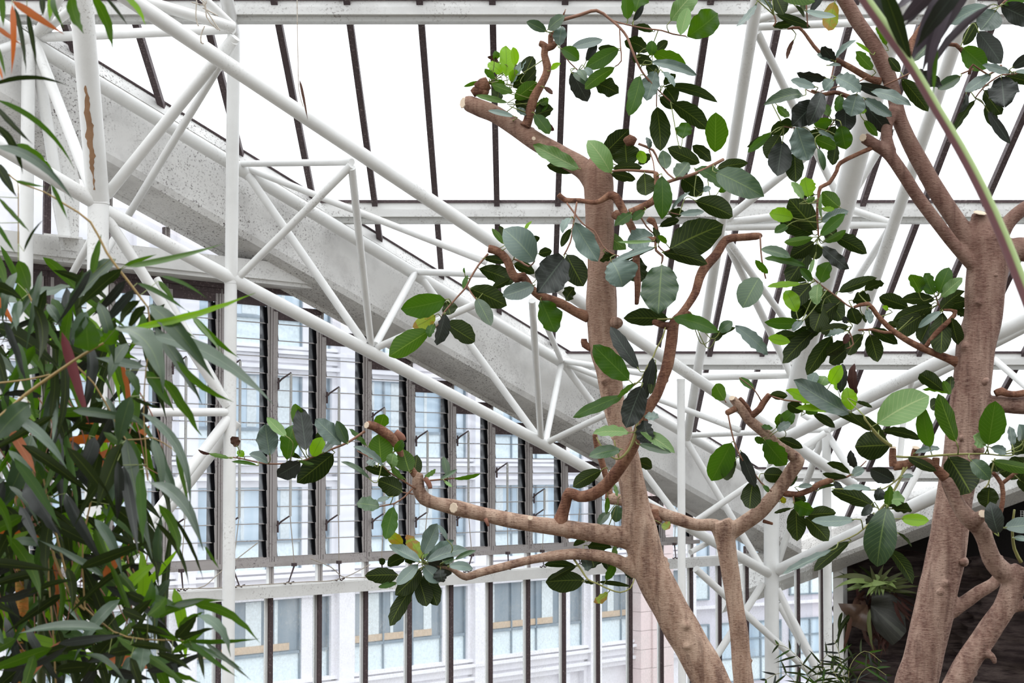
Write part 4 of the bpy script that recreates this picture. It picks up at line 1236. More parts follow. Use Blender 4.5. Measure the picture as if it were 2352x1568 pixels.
T1.leaves('''965 1290 894 1252 26 S 0.5;970 1284 934 1227 28 Y;972 1272 1004 1202 36 S 0.35;978 1286 1043 1241 28 S 0.45;980 1290 1074 1262 28 S 0.5;1045 1285 1093 1264 12 T;974 1282 986 1262 12 L;1027 1241 1004 1204 11 S;1016 1292 1042 1280 22 T;985 1288 1037 1318 40 K 0.3;1012 1305 1018 1337 30 K;1030 1300 1086 1306 22 S 0.5
973 1300 1012 1336 36 S 0.4;960 1296 911 1343 28 S 0.3;914 1320 838 1322 38 D 0.2;912 1338 869 1348 14 G;968 1308 909 1366 42 D 0.2;950 1345 896 1437 34 D 0.3;962 1330 980 1392 42 D 0.2;975 1315 1004 1390 42 D 0.2;930 1280 890 1299 28 D;885 1285 872 1294 16 D;960 1275 930 1290 26 D;940 1310 925 1345 26 D''', dy=-.04)
T1.wood('twig', ['1318 1284 2.6 7.93; 1335 1308 2.4 7.92; 1350 1330 2.2 7.9; 1372 1340 2 7.88; 1400 1353 2 7.86; 1425 1360 1.8 7.86; 1448 1350 1.5 7.88; 1457 1328 1.3 7.9'], M['twiggreen'], seg=6, knots=False)
T1.leaves('''1323 1300 1250 1297 18 D;1325 1298 1262 1332 16 D;1342 1332 1253 1336 52 D 0.1;1350 1253 1404 1256 28 D;1345 1243 1317 1253 14 D;1356 1280 1364 1303 44 D;1338 1275 1350 1312 24 S;1392 1332 1412 1292 20 G;1414 1250 1412 1290 14 L;1396 1360 1363 1382 20 Y;1375 1336 1448 1346 11 D;1434 1310 1453 1330 18 T;1341 1336 1364 1341 8 D;1385 1275 1400 1310 24 D
1420 1160 1414 1199 28 T;1395 1140 1392 1180 12 G;1400 1176 1374 1206 20 T;1432 1188 1438 1216 24 D;1410 1110 1418 1140 9 L;1520 1204 1539 1213 22 Y''', dy=.12)

# ===== tree 2 : slimmer fig behind with the Y-shaped crown
T2 = Tree('fig_tree', 'slender pale fig tree forking low at the knob beside the corner post', M['bark'], 1740, 3300, 9.0, 5)
T2.wood('trunk', ['1655 1196 24 9; 1662 1215 28 9; 1667 1245 24 9; 1675 1300 21 9; 1690 1400 20 9; 1700 1480 22 9; 1708 1575 24 9; 1722 1800 26 9; 1738 2300 28 9; 1740 3300 34 9',
  '1664 1222 20 9; 1640 1205 15 9; 1600 1205 14 9; 1560 1193 15 9; 1510 1176 15 9.02; 1460 1156 13 9.05; 1410 1145 14 9.05; 1396 1146 13 9.05',
  '1672 1226 20 9; 1700 1208 19 8.98; 1740 1180 18 8.95; 1772 1145 17 8.92; 1800 1108 16 8.9; 1822 1075 17 8.88; 1836 1058 14 8.87; 1815 1042 14 8.86; 1784 1022 13 8.85; 1755 992 13 8.84; 1722 965 12 8.83; 1700 935 11 8.82; 1682 914 9 8.82'], voxel=.0075)
T2.cut(1681, 914, 7, 8.8, (-0.5, -1, 0.8))
T2.wood('branch', ['1400 1146 11 9.05; 1396 1110 7 9.05; 1382 1060 7.5 9.03; 1372 1030 7 9.02; 1366 996 6 9.0', '1727 962 7 8.83; 1716 935 6 8.82; 1698 913 5 8.82', '1722 958 8 8.83; 1744 940 8 8.8; 1752 926 8 8.8; 1768 905 7 8.78', '1690 938 8 8.82; 1668 949 7 8.8',
   '1800 1132 8 8.9; 1830 1135 7 8.88; 1860 1125 7 8.87; 1885 1110 7 8.86; 1914 1101 7 8.85', '1752 1196 5 8.95; 1776 1203 3.5 8.95', '1502 1172 12 9; 1506 1190 10 8.98; 1518 1200 6 8.96'], M['barkred'], voxel=.0055)
T2.wood('twig', ['1768 908 2.4 8.78; 1800 918 2.2 8.76; 1850 924 2 8.75; 1885 928 1.6 8.75; 1950 945 1.6 8.7', '1672 950 2 8.8; 1680 990 2 8.78; 1690 1025 2 8.76; 1706 1058 1.8 8.74', '1732 1085 1.8 8.76; 1748 1108 1.8 8.78; 1772 1128 2 8.8', '1698 867 1.3 8.75; 1731 893 1.5 8.75; 1748 920 1.6 8.78', '1825 1160 1.6 8.86; 1822 1140 2 8.87', '1914 1101 3 8.85; 1945 1095 2.6 8.84; 1965 1082 2 8.83; 1990 1058 1.4 8.82', '1668 925 1.4 8.8; 1664 918 1.2 8.8'], M['twig'], seg=6, knots=False)
T2.leaves('''1664 919 1644 881 34 G;1731 893 1698 867 17 G;1770 905 1809 909 22 D 0.2;1876 924 1806 895 26 B 0.4;1952 950 1822 872 50 S 0.35;2000 985 1890 925 22 D;1908 945 1827 937 17 B 0.5;1864 880 1874 855 28 S;1885 886 1896 864 34 L;1908 882 1933 838 32 B 0.2;1924 896 1918 876 16 B;1955 942 1945 889 36 B 0.15;1935 835 1930 902 24 K;1962 835 1968 906 22 R
1782 983 1823 945 34 G;1845 945 1810 925 28 D;1785 990 1816 970 20 S;1748 978 1775 984 12 G;1757 1015 1733 1005 17 G;1790 1007 1844 1028 24 D;1757 1010 1806 1068 48 G;1755 1088 1802 1092 38 D 0.1;1810 1112 1832 1094 28 D;1868 950 1918 982 20 D;1850 948 1880 930 26 G;1800 985 1790 950 20 G''')
T2.leaves('''1680 1017 1634 1104 58 G 0.2;1690 1056 1663 1100 38 D;1702 1036 1735 1118 28 K;1730 1105 1722 1168 46 D 0.2;1752 1115 1766 1130 11 G;1828 1166 1831 1242 44 D 0.1;1850 1187 1903 1242 42 D 0.2;1853 1182 1920 1178 32 D 0.2;1824 1155 1869 1172 34 G;1822 1140 1852 1150 26 D;1792 1150 1806 1146 16 Y;1818 1167 1778 1178 9 D
1833 1118 1866 1115 12 S;1878 1126 1922 1114 8 D;1952 1088 1899 1063 18 D;1945 1096 1889 1087 15 D;1967 1075 1954 1033 20 K;1957 1091 1986 1078 22 S;1915 1105 1935 1130 16 K''')

# ===== tree 3 : big trunk at the right
T3 = Tree('fig_tree', 'thick purple-tan fig trunk at right with upswept limbs', M['bark2'], 1980, 3900, 7.0, 9)
T3.wood('trunk', ['2251 488 20 7; 2254 510 26 7; 2262 550 44 7; 2268 600 47 7; 2262 670 45 7; 2257 730 43 7; 2244 790 44 7; 2229 900 45 7; 2208 1050 42 7; 2192 1150 41 7; 2177 1250 44 7; 2157 1350 45 7; 2148 1400 45 7; 2118 1518 46 7; 2100 1590 48 7; 2050 1850 52 7; 1990 2400 56 7; 1980 4000 70 7',
  '2245 590 26 7; 2230 560 25 7; 2200 512 22 7; 2160 452 21 7; 2122 388 20 7; 2088 325 19 7; 2064 270 18 7; 2056 230 17 7; 2046 190 17 7; 2030 150 19 7; 2012 115 18 7; 1995 85 17 7; 1973 55 17 7; 1955 25 17 7; 1925 -25 17 7; 1895 -90 14 7; 1890 -170 9 7; 1905 -250 3 7',
  '2240 612 18 6.98; 2224 598 16 6.97; 2190 560 15 6.95; 2150 508 15 6.93; 2110 455 15 6.92; 2076 402 15 6.9; 2040 352 15 6.9; 2010 332 14 6.9; 1984 316 13 6.9', '2055 250 14 6.97; 2038 285 13 6.95; 2036 320 14 6.92; 2045 350 15 6.9',
  '2275 560 26 7; 2296 540 20 7; 2322 503 17 7; 2362 472 16 7; 2420 450 15 7; 2520 380 13 7; 2610 250 10 7.05; 2650 90 6 7.1; 2670 -20 2 7.1', '2285 600 30 7; 2310 582 29 7; 2340 572 28 7; 2420 575 27 7; 2540 540 23 6.95; 2680 430 17 6.9; 2790 260 9 6.9; 2830 120 3 6.9',
  '2238 945 30 7; 2268 930 21 7; 2310 928 21 7; 2352 930 22 7; 2430 920 22 7; 2540 870 17 6.95; 2640 760 11 6.9; 2700 640 4 6.9', '2185 1400 22 7; 2212 1385 16 7; 2250 1358 15 7; 2282 1340 14 7; 2296 1315 13 7; 2292 1275 12 7'], voxel=.008)
T3.cut(2251, 489, 15, 6.95, (0.1, -0.5, 1)); T3.cut(1982, 316, 9, 6.88, (-0.8, -0.9, 0.1))
for (x, y, rr) in ((2262, 876, 9), (2246, 1030, 10), (2160, 1358, 11), (2212, 1290, 8), (2285, 632, 6), (2208, 1005, 6)):
    T3.wood('knot', ['%d %d %d 6.95; %d %d %d 6.912; %d %d %d 6.900' % (x, y, rr + 4, x, y, rr, x, y, rr * .45)], M['bark2'], wob=.3, skel=False, knots=False)
T3.wood('branch', ['2200 832 14 7; 2180 824 10 7; 2150 812 9 7; 2112 796 8.5 6.98; 2075 776 7.5 6.96; 2042 752 6.5 6.95; 2014 722 6 6.94; 1993 697 6 6.93; 1960 706 4 6.92', '2126 796 6 6.98; 2150 765 6.5 6.97; 2182 735 6 6.96; 2196 714 5 6.96; 2166 712 3 6.96', '2060 762 4.5 6.96; 2030 763 4 6.94; 2005 757 4 6.93; 1970 758 3 6.92'], M['barkred'], voxel=.005)
T3.wood('branch', ['2022 188 10 7; 1995 179 8 6.98; 1950 153 7.5 6.96; 1920 138 7 6.95; 1882 120 5 6.93; 1858 90 4.5 6.92; 1836 64 4 6.9; 1808 67 3 6.9', '1990 238 7 6.97; 1960 226 6 6.95; 1935 217 6 6.94; 1918 212 5.5 6.93; 1890 217 5 6.92; 1863 208 4 6.9', '2002 340 6 6.9; 1980 349 5.5 6.89; 1930 374 5.5 6.88; 1922 392 5 6.87; 1905 420 5 6.86; 1884 430 5 6.85; 1880 455 4 6.85; 1877 485 3.4 6.84; 1880 545 2.4 6.84'], M['barkred'], voxel=.0045)
T3.wood('branch', ['2085 130 9 7.05; 2095 95 8 7.1; 2118 60 7 7.1; 2148 -10 6 7.1', '2168 102 4 7.1; 2196 103 5 7.1; 2212 120 5 7.1', '2286 903 8 6.95; 2300 898 10 6.95; 2312 903 8 6.95; 2335 905 8 6.95; 2380 895 8 6.95', '2300 150 3 7; 2270 172 2.4 7; 2235 148 2 7; 2226 170 4 7'], M['barkred'], wob=.2)
T3.wood('twig', ['1958 706 2.2 6.92; 1945 700 2 6.92; 1920 680 2 6.91; 1880 650 1.8 6.9; 1855 628 1.6 6.9', '1990 178 1.8 6.96; 1965 190 1.6 6.9; 1920 200 1.6 6.88; 1885 210 1.5 6.87', '2090 168 2 6.9; 2060 183 2 6.92; 2030 196 1.6 6.94', '2207 170 2 7; 2236 158 2 7', '1884 213 1.6 6.88; 1878 218 1.5 6.87; 1850 205 1.3 6.87', '1855 62 1.8 6.9; 1852 10 2 6.9; 1850 -20 2 6.9', '1915 150 2 6.94; 1910 175 1.8 6.92; 1905 185 1.5 6.9', '1996 1 2 6.9; 1990 -10 2 6.9', '1778 35 2 6.9; 1782 50 2 6.9; 1776 60 2 6.9', '2295 15 2.5 7; 2320 -8 2.5 7', '1800 290 1.6 6.88; 1840 292 1.6 6.88; 1862 250 1.6 6.88', '1985 250 2 6.95; 1960 260 1.8 6.92; 1930 262 1.6 6.9; 1900 300 1.4 6.9', '1970 205 2 6.92; 2000 210 2 6.92', '2165 712 2 6.96; 2155 698 2 6.95; 2150 680 1.6 6.95', '1950 760 2 6.92; 1960 790 2 6.9; 1945 800 1.6 6.9', '2372 150 2 7; 2330 170 2 7; 2300 172 2 7; 2262 198 2 7; 2240 225 1.6 7'], M['twig'], seg=6, knots=False)
T3.leaves('''1738 8 1692 61 15 S 0.8;1745 0 1776 20 10 S;1780 -12 1800 33 36 D;1785 -20 1872 4 36 G;1783 33 1862 62 22 D;1775 60 1823 55 18 D;1860 26 1892 -18 17 K;1848 -12 1846 26 14 D;1850 24 1920 38 16 S 0.7;1826 12 1847 40 9 D;1918 4 1902 71 38 Y 0.3;1824 90 1807 136 10 R
1918 135 1966 92 13 S;1917 141 1887 107 27 K;1912 138 1876 125 15 S;1904 150 1932 150 8 S;2005 160 1966 118 27 G;2000 122 1965 97 8 B;2035 105 2012 62 18 G;2068 165 2041 132 22 D''')
T3.leaves('''1898 180 1830 168 23 K 0.6;1874 200 1816 184 21 S 0.6;1915 184 1893 208 26 S;1918 177 1977 211 38 S 0.5;1967 192 2058 214 28 K 0.5;2001 210 2093 243 26 S 0.5;1985 226 2049 267 28 S 0.4;1845 219 1754 241 28 T 0.4;1887 213 1856 290 42 K 0.2;1873 235 1820 289 56 K 0.2;1968 215 1954 267 52 S 0.2;1942 240 1942 304 50 K 0.15;1985 236 2051 311 36 K 0.3
1930 220 1920 257 26 G;1785 242 1813 268 19 G;1905 266 1890 240 21 L;1912 277 1867 282 28 G 0.3;1815 285 1770 306 34 D;1772 305 1717 350 20 G;1780 304 1716 338 17 D;1792 310 1760 363 42 D 0.3;1830 292 1856 368 60 S 0.2;1797 325 1786 404 56 K 0.15;1825 350 1828 419 42 D 0.2;1878 298 1932 336 15 S;1870 318 1921 340 30 G;1932 288 1943 343 42 G 0.2;1918 290 1905 322 26 D;1920 332 1913 379 28 D;1878 340 1892 392 16 T;1985 276 2016 313 18 G;1970 260 1990 252 14 B;1860 300 1900 330 30 D;1900 320 1880 290 30 D;1820 290 1790 285 26 D''')
T3.leaves('''2270 15 2182 55 36 S 0.4;2287 24 2252 70 58 S 0.25;2300 14 2380 52 52 K 0.2;2305 10 2360 -5 18 G;2245 50 2213 104 27 D;2246 72 2300 146 48 K 0.2;2212 110 2266 158 50 G 0.2;2322 166 2256 149 19 S;2325 156 2380 122 26 K;2330 165 2380 172 11 S;2275 172 2217 211 27 S 0.4;2270 196 2226 213 11 D;2300 180 2307 244 70 K 0.1;2310 175 2380 192 27 D
2260 208 2300 263 40 D;2262 245 2286 293 27 D;2270 255 2321 330 24 K;2240 230 2191 303 18 D;2220 215 2204 259 14 K;2206 175 2154 205 28 T;2105 163 2165 196 30 K;2072 182 2132 256 38 D 0.3;2098 142 2161 90 28 T''')
T3.leaves('''1875 528 1813 457 62 D 0.1;1868 538 1791 504 42 D 0.2;1822 500 1767 490 34 B 0.2;1810 518 1779 535 20 G;1868 545 1801 556 22 G;1858 452 1848 407 38 B;1846 456 1817 418 19 L;1872 447 1832 450 15 D;1850 462 1872 452 14 G;1928 476 1888 440 38 G 0.2;1887 500 1887 444 8 L;1888 480 1917 481 13 B;1886 510 1949 485 26 S 0.5;1884 541 1941 491 28 G 0.4;1895 550 1922 527 26 D;1893 555 1943 528 19 G
1912 540 1991 583 36 D 0.3;1887 567 1949 618 32 K 0.4;1875 560 1875 596 34 D;1868 560 1807 652 50 D 0.3;1870 556 1815 590 38 D;1870 595 1860 631 10 L;1885 648 1906 602 36 G;1743 638 1706 707 58 T 0.15;1735 597 1764 628 17 G;1748 572 1816 591 24 T 0.5;1756 593 1852 612 19 G''', maxpet=70)
T3.wood('twig', ['1746 541 2.2 7.7; 1748 580 2 7.68; 1752 610 2 7.66; 1759 640 1.6 7.66'], M['twig'], seg=6, knots=False, skel=False)
T3.leaves('''1840 652 1762 658 15 B;1852 645 1815 648 14 D;1865 646 1838 616 20 G;1862 652 1816 702 46 D 0.2;1830 716 1804 667 36 B 0.2;1880 652 1878 701 30 L 0.4;1925 697 1852 757 52 D 0.15;1890 668 1934 736 46 D 0.2;1835 690 1880 730 42 D;1860 700 1818 728 36 D;1840 742 1756 740 29 G 0.2;1688 748 1764 814 32 S 0.5;1845 735 1820 760 17 S;1832 770 1774 776 28 D 0.2;1815 785 1764 776 24 B;1876 755 1798 834 38 D 0.3;1882 760 1818 776 36 D
1912 772 1853 861 38 D 0.3;1942 760 1892 773 15 S;1950 750 1885 762 28 D;1944 785 1898 815 30 D;1946 800 1905 834 36 D;1982 768 1947 815 34 D;1948 765 1938 790 16 R;1950 740 1935 728 16 K;1998 768 2016 831 40 D 0.1;1955 706 1970 745 34 D;1958 690 2000 690 34 D;1926 670 2015 638 27 D 0.3;1986 668 2031 650 23 D;1992 708 1999 743 19 S;1980 720 1990 741 9 D;1890 700 1870 760 50 D;1865 690 1900 740 44 D;2000 755 2062 790 28 D 0.3;2038 742 2066 750 16 D''')
T3.leaves('''2147 688 2069 688 29 D 0.2;2086 706 2019 682 35 D 0.2;2040 711 2026 703 11 B;2112 674 2090 631 33 G;2146 676 2126 627 35 G;2152 672 2117 648 14 S;2157 674 2180 614 38 G 0.2;2162 682 2211 638 28 L 0.4;2160 712 2214 668 33 D;2165 706 2226 690 31 D;2140 705 2051 736 35 D 0.2;2125 720 2060 766 46 D 0.2;2163 715 2109 753 18 S;2137 738 2114 786 38 D;2165 720 2161 813 50 D 0.1;2186 730 2202 793 31 D;2195 714 2217 726 20 D;2140 700 2105 730 40 D''')

# ===== tree 4 : dark leaning stem at the lower right corner with its knobbly limb
T4 = Tree('fig_tree', 'knobbly dark fig stem leaning in the lower right corner', M['bark2'], 1800, 4100, 6.5, 12)
T4.wood('trunk', ['2352 1306 26 6.5; 2336 1330 32 6.5; 2322 1362 28 6.5; 2305 1398 26 6.5; 2283 1430 26 6.5; 2262 1462 27 6.5; 2222 1520 29 6.5; 2196 1572 31 6.5; 2110 1750 34 6.5; 1900 2400 40 6.5; 1800 4150 55 6.5',
  '2172 1096 11 6.4; 2176 1108 15 6.4; 2190 1136 17 6.4; 2204 1164 18 6.4; 2225 1190 21 6.4; 2250 1210 22 6.42; 2264 1242 20 6.44; 2276 1280 23 6.46; 2296 1306 25 6.48; 2325 1322 26 6.5; 2430 1340 20 6.5; 2520 1290 13 6.5; 2580 1190 5 6.5', '2240 1205 10 6.38; 2252 1186 15 6.36; 2262 1180 12 6.34', '2305 1400 14 6.5; 2330 1392 14 6.5; 2430 1378 12 6.5; 2500 1320 7 6.5; 2530 1250 3 6.5', '2250 1500 14 6.48; 2272 1502 9 6.46; 2283 1512 7 6.45; 2284 1524 5 6.45'], voxel=.0075)
T4.cut(2256, 1180, 9, 6.3, (0.2, -1, 0.3))
T4.wood('branch', ['2052 1070 11 6.38; 2080 1067 11 6.38; 2105 1057 9 6.38; 2132 1060 9 6.38; 2152 1078 11 6.39; 2172 1098 13 6.4', '2052 1072 10 6.38; 2050 1050 9 6.38; 2051 1028 8 6.38', '2098 1062 8 6.38; 2100 1045 9 6.38; 2104 1030 9 6.38', '2148 1075 9 6.38; 2150 1050 9 6.38'], M['barkred'], voxel=.0045)
T4.cut(2051, 1027, 8, 6.36, (0, -0.3, 1)); T4.cut(2104, 1028, 9, 6.36, (0.1, -0.5, 1))
T4.wood('branch', ['2284 1224 7 6.3; 2296 1180 6.5 6.3; 2303 1150 6 6.3; 2301 1112 6 6.3; 2280 1084 5 6.3', '2302 1110 5 6.3; 2322 1094 5 6.3; 2343 1079 5 6.3'], M['barkred'], voxel=.0045)
T4.wood('twig', ['2048 1024 4 6.36; 2030 1012 4.5 6.36; 2012 995 4 6.35; 1990 968 3 6.34; 1985 955 2 6.34', '2058 1048 3 6.36; 2100 1050 3 6.34; 2150 1046 3 6.32; 2200 1043 2.8 6.3; 2262 1042 2.2 6.28; 2290 1045 1.8 6.28', '2076 1073 3 6.36; 2068 1100 3 6.35; 2052 1128 3 6.34; 2038 1152 3.2 6.33; 2020 1172 3 6.32; 2000 1198 2.4 6.3; 1970 1225 2 6.3; 1925 1246 1.6 6.3', '2084 1072 2 6.36; 2062 1100 2 6.35; 2030 1122 1.8 6.34; 2000 1125 1.5 6.34', '2285 1052 2 6.3; 2270 1110 1.8 6.3; 2260 1120 1.5 6.3', '2330 1170 2.5 6.35; 2325 1215 3 6.38; 2330 1260 4 6.42; 2345 1290 5 6.45'], M['twiggreen'], seg=6, knots=False)
T4.leaves('''2168 898 2111 858 36 D 0.2;2183 905 2166 874 19 G;2186 895 2186 863 22 D;2180 905 2118 895 11 G;2015 973 2134 909 76 L 0.3;2160 922 2137 937 28 D;2136 1026 2119 931 38 G 0.2;2196 1014 2156 904 42 G 0.25;2270 1022 2286 920 60 G 0.1;2262 1022 2238 1000 38 L 0.5;2275 1028 2312 1039 22 S;2178 1048 2229 1132 82 D 0.1;2230 1056 2274 1101 38 T 0.2;2280 1058 2380 1078 28 G
2325 1025 2319 978 19 S;2345 1012 2340 974 30 S;2352 1000 2360 975 24 D;2380 1000 2324 1042 44 D;2375 1062 2295 1085 52 D;2280 1060 2292 1084 30 D;2272 1118 2268 1167 48 D 0.1;2293 1226 2274 1152 42 K 0.15;2308 1211 2385 1204 38 S 0.3;2328 1236 2360 1240 14 S;2085 1050 2151 1081 23 D;2100 1041 2159 1030 15 S 0.6;2045 1022 1964 1026 66 D 0.1;2036 1010 1965 951 22 D 0.5;2000 990 1950 948 18 D;2026 989 2116 1009 23 D 0.4;1965 922 2004 936 10 D;2340 1100 2380 1140 40 D''')
T4.leaves('''2010 1164 1909 1127 36 D 0.3;1935 1123 2002 1125 14 S;2053 1103 1999 1077 38 K 0.3;2070 1096 2098 1092 11 S;2022 1120 2011 1149 27 K;2002 1160 1978 1184 21 K;2005 1180 1989 1203 23 K;2040 1166 2046 1115 20 G;2036 1148 2078 1146 34 L 0.4;2037 1163 2015 1301 72 T 0.1;2048 1168 2095 1172 25 D;2070 1190 2134 1195 29 B 0.4;2042 1262 2096 1341 30 D;2060 1222 2094 1256 7 D;1952 1243 1869 1311 27 D 0.4;1912 1262 1796 1319 17 S 0.6;1962 1193 1864 1195 26 S 0.5;2030 1160 2080 1160 20 D''')
# ---------------------------------------------------------------- bamboo clump at the left
random.seed(21)
bam = tag(empty('bamboo_plant', P(120, 5800, 3.9)), 'dense bamboo clump with long drooping leaves filling the left edge', 'bamboo')
def cane(pts, mat, name='cane'):
    bm = bmesh.new()
    W = [P(x, y, Y) for x, y, r, Y in pts]; R = [r * Y / F for x, y, r, Y in pts]
    q, r = spline(W, R, .05)
    # nodes
    rr = []
    acc = 0
    for i in range(len(q)):
        if i: acc += (q[i] - q[i - 1]).length
        k = acc % 0.22
        rr.append(r[i] * (1.12 if k < 0.03 else 1.0))
    tube(bm, q, rr, 12)
    o = obj(name, bm, mat); reparent(o, bam); return o
M['canedark'] = simple('dark_olive_cane', (0.06, 0.075, 0.02), 0.5, 0.3)
M['canegreen'] = mat_bark('green_orange_cane', (0.10, 0.12, 0.02), (0.30, 0.12, 0.02), (0.38, 0.09, 0.012))
M['maroon'] = simple('maroon_sheath', (0.14, 0.03, 0.035), 0.5, 0.3)
cane([(43, 1080, 10, 4.2), (46, 1250, 12, 4.2), (50, 1450, 13, 4.2), (52, 1700, 14, 4.2), (60, 5400, 16, 4.2)], M['canegreen'])
cane([(138, 1210, 7, 4.3), (132, 1350, 8, 4.3), (128, 1600, 9, 4.3), (120, 5200, 12, 4.3)], M['canedark'])
cane([(-60, 300, 8, 3.8), (-40, 900, 10, 3.8), (-30, 1600, 12, 3.8), (0, 5900, 16, 3.8)], M['canedark'])
cane([(330, 1690, 6, 3.9), (200, 2100, 8, 3.9), (120, 5600, 12, 3.9)], M['canedark'])
cane([(96, 700, 5, 4.1), (110, 1000, 7, 4.1), (95, 1300, 9, 4.1), (90, 5400, 14, 4.1)], M['canedark'])
TW = [
 [(20, 400, 1.5, 3.6), (45, 420, 1.8, 3.6), (100, 440, 1.8, 3.6), (150, 470, 2.2, 3.6), (208, 510, 2.4, 3.6), (245, 580, 2.8, 3.6), (290, 640, 2.8, 3.6), (340, 706, 2, 3.6)],
 [(-10, 965, 4, 3.4), (60, 905, 4, 3.4), (130, 855, 3.4, 3.4), (190, 815, 3, 3.4), (238, 788, 2.4, 3.4)],
 [(65, 675, 2, 3.7), (110, 760, 2.4, 3.7), (170, 835, 2.4, 3.7), (215, 880, 2, 3.7), (262, 960, 1.8, 3.7)],
 [(60, 1040, 2, 3.9), (95, 1150, 3, 3.9), (125, 1280, 3, 3.9), (165, 1370, 3, 3.9), (195, 1400, 2.4, 3.9)],
 [(100, 1100, 2, 3.9), (130, 1230, 2.4, 3.9), (160, 1340, 2.4, 3.9), (190, 1395, 2, 3.9)],
 [(110, 1210, 2, 3.9), (112, 1330, 2, 3.9), (122, 1450, 2, 3.9), (128, 1568, 2, 3.9)],
 [(42, 560, 1.4, 3.6), (42, 430, 1.4, 3.6), (38, 418, 1.2, 3.6)],
 [(195, 1395, 2, 3.8), (260, 1450, 2, 3.8), (330, 1468, 1.8, 3.7), (430, 1470, 1.6, 3.7)],
 [(340, 706, 2, 3.6), (345, 770, 1.4, 3.6), (335, 850, 1.4, 3.6), (330, 950, 1.4, 3.6), (340, 1100, 1.4, 3.6)],
 [(-10, 880, 2, 3.5), (60, 872, 2, 3.5), (115, 860, 2, 3.5)],
 [(205, 1000, 2, 3.9), (215, 1110, 2, 3.9), (190, 1250, 2, 3.9), (195, 1395, 2, 3.9)],
 [(20, -30, 3, 3.4), (120, -25, 3, 3.4), (260, -20, 2, 3.4), (300, -10, 1.5, 3.4)],
 [(262, 960, 1.8, 3.7), (290, 1010, 1.8, 3.7), (350, 1005, 1.6, 3.7), (395, 1030, 1.2, 3.7)],
]
M['bamtwig'] = simple('straw_bamboo_twig', (0.30, 0.20, 0.07), 0.5, 0.4)
BSK = []
for t in TW:
    cane(t, M['bamtwig'], 'twig')
    for i in range(len(t) - 1):
        m = max(1, int(math.hypot(t[i + 1][0] - t[i][0], t[i + 1][1] - t[i][1]) / 8))
        for k in range(m + 1):
            f = k / m; BSK.append(tuple(t[i][j] + (t[i + 1][j] - t[i][j]) * f for j in (0, 1, 3)))
def bleaves(data, name='foliage', dY=0.0, Yfix=None):
    bm = bmesh.new()
    for s in data.replace('\n', ';').split(';'):
        v = s.split()
        if len(v) < 6: continue
        f = [float(x) for x in v[:5]]; ty = v[5]
        best = min(BSK, key=lambda q: (q[0] - f[0]) ** 2 + (q[1] - f[1]) ** 2)
        Y = (Yfix or best[2]) + dY + random.uniform(-.12, .12)
        mid = None
        if len(v) >= 8:      # curved through a control pixel
            mid = P(float(v[6]), float(v[7]), Y - .02)
        ln = math.hypot(f[2] - f[0], f[3] - f[1]) * Y / F
        b = P(f[0], f[1], Y); t = P(f[2], f[3], Y + random.uniform(-.4, .3) * ln)
        leaf(bm, b, t, f[4] * Y / F, ty, 'bam', None, None, mid)
        d = math.hypot(best[0] - f[0], best[1] - f[1])
        if 2 < d < 60: tube(bm, [P(best[0], best[1], best[2]), b], [.0012, .0009], 4, mi=len(TYPES))
    o = obj(name, bm, BAML); reparent(o, bam)
bleaves('''163 -10 193 76 26 G;212 -10 258 113 24 G;282 -12 334 58 14 B;240 -10 293 58 8 D;125 -10 148 66 14 G;118 -10 114 48 16 B;95 -10 99 38 14 D;28 3 148 79 18 O;28 10 26 170 14 O;-12 58 50 103 11 O;5 -10 8 61 14 G;33 15 60 168 11 D;62 30 84 150 12 D;-5 105 13 176 8 G;-4 150 7 185 7 O;-20 196 158 198 11 D 70 168
-10 228 172 390 13 G 120 270;-10 245 76 332 13 D;-10 285 52 400 18 D 40 330;35 330 128 404 18 G 95 340;-10 335 171 464 22 S 90 350;118 423 156 505 10 G;35 414 106 429 8 G;-5 452 68 532 10 G 50 480;-10 375 38 452 22 D;-8 512 36 582 10 G;55 577 102 503 6 D''', Yfix=3.3)
bleaves('''290 612 512 560 14 L 410 608;285 610 360 584 10 G;213 628 233 538 18 G;265 594 147 708 36 T 210 660;280 618 172 713 27 D;288 644 211 726 21 K;308 666 227 756 23 K;320 690 274 749 19 D;333 702 294 761 21 D;42 598 68 673 29 G;38 625 7 749 21 T;45 690 38 760 23 S;40 650 80 740 27 G;108 698 146 757 21 S
200 716 162 784 30 S;204 806 197 722 58 G;237 788 271 750 35 G;-15 750 143 852 36 D 70 765;330 842 216 820 21 S;292 788 250 876 30 T;268 752 376 900 50 T 340 800;335 850 400 942 25 G;290 850 319 917 21 G;315 650 428 713 12 G;370 634 475 685 9 G;364 645 401 692 13 G;350 698 452 777 15 G;440 722 550 822 16 G;430 712 512 812 10 L''')
bleaves('''300 753 587 672 17 B 440 745;345 700 492 872 40 T 400 760;345 771 627 927 36 S 490 770;355 750 464 927 27 T;373 868 463 1001 23 G;405 828 537 923 17 G 450 890;388 736 451 792 15 D;303 913 373 938 9 D;300 910 271 1022 38 T;325 948 437 1174 22 S 440 1030;348 1002 416 1158 27 S;350 1008 371 1132 23 T;404 1040 434 1162 11 G
290 1008 350 1283 35 T 300 1120;320 1078 328 1248 24 G;283 1068 317 1268 25 K;270 1058 268 1198 23 K;345 1108 467 1265 31 S 400 1160;365 1158 412 1278 23 G;355 1198 434 1343 13 D;250 1158 363 1348 42 D 330 1240;400 1188 467 1332 9 D;470 1253 505 1308 7 G''', dY=-.1)
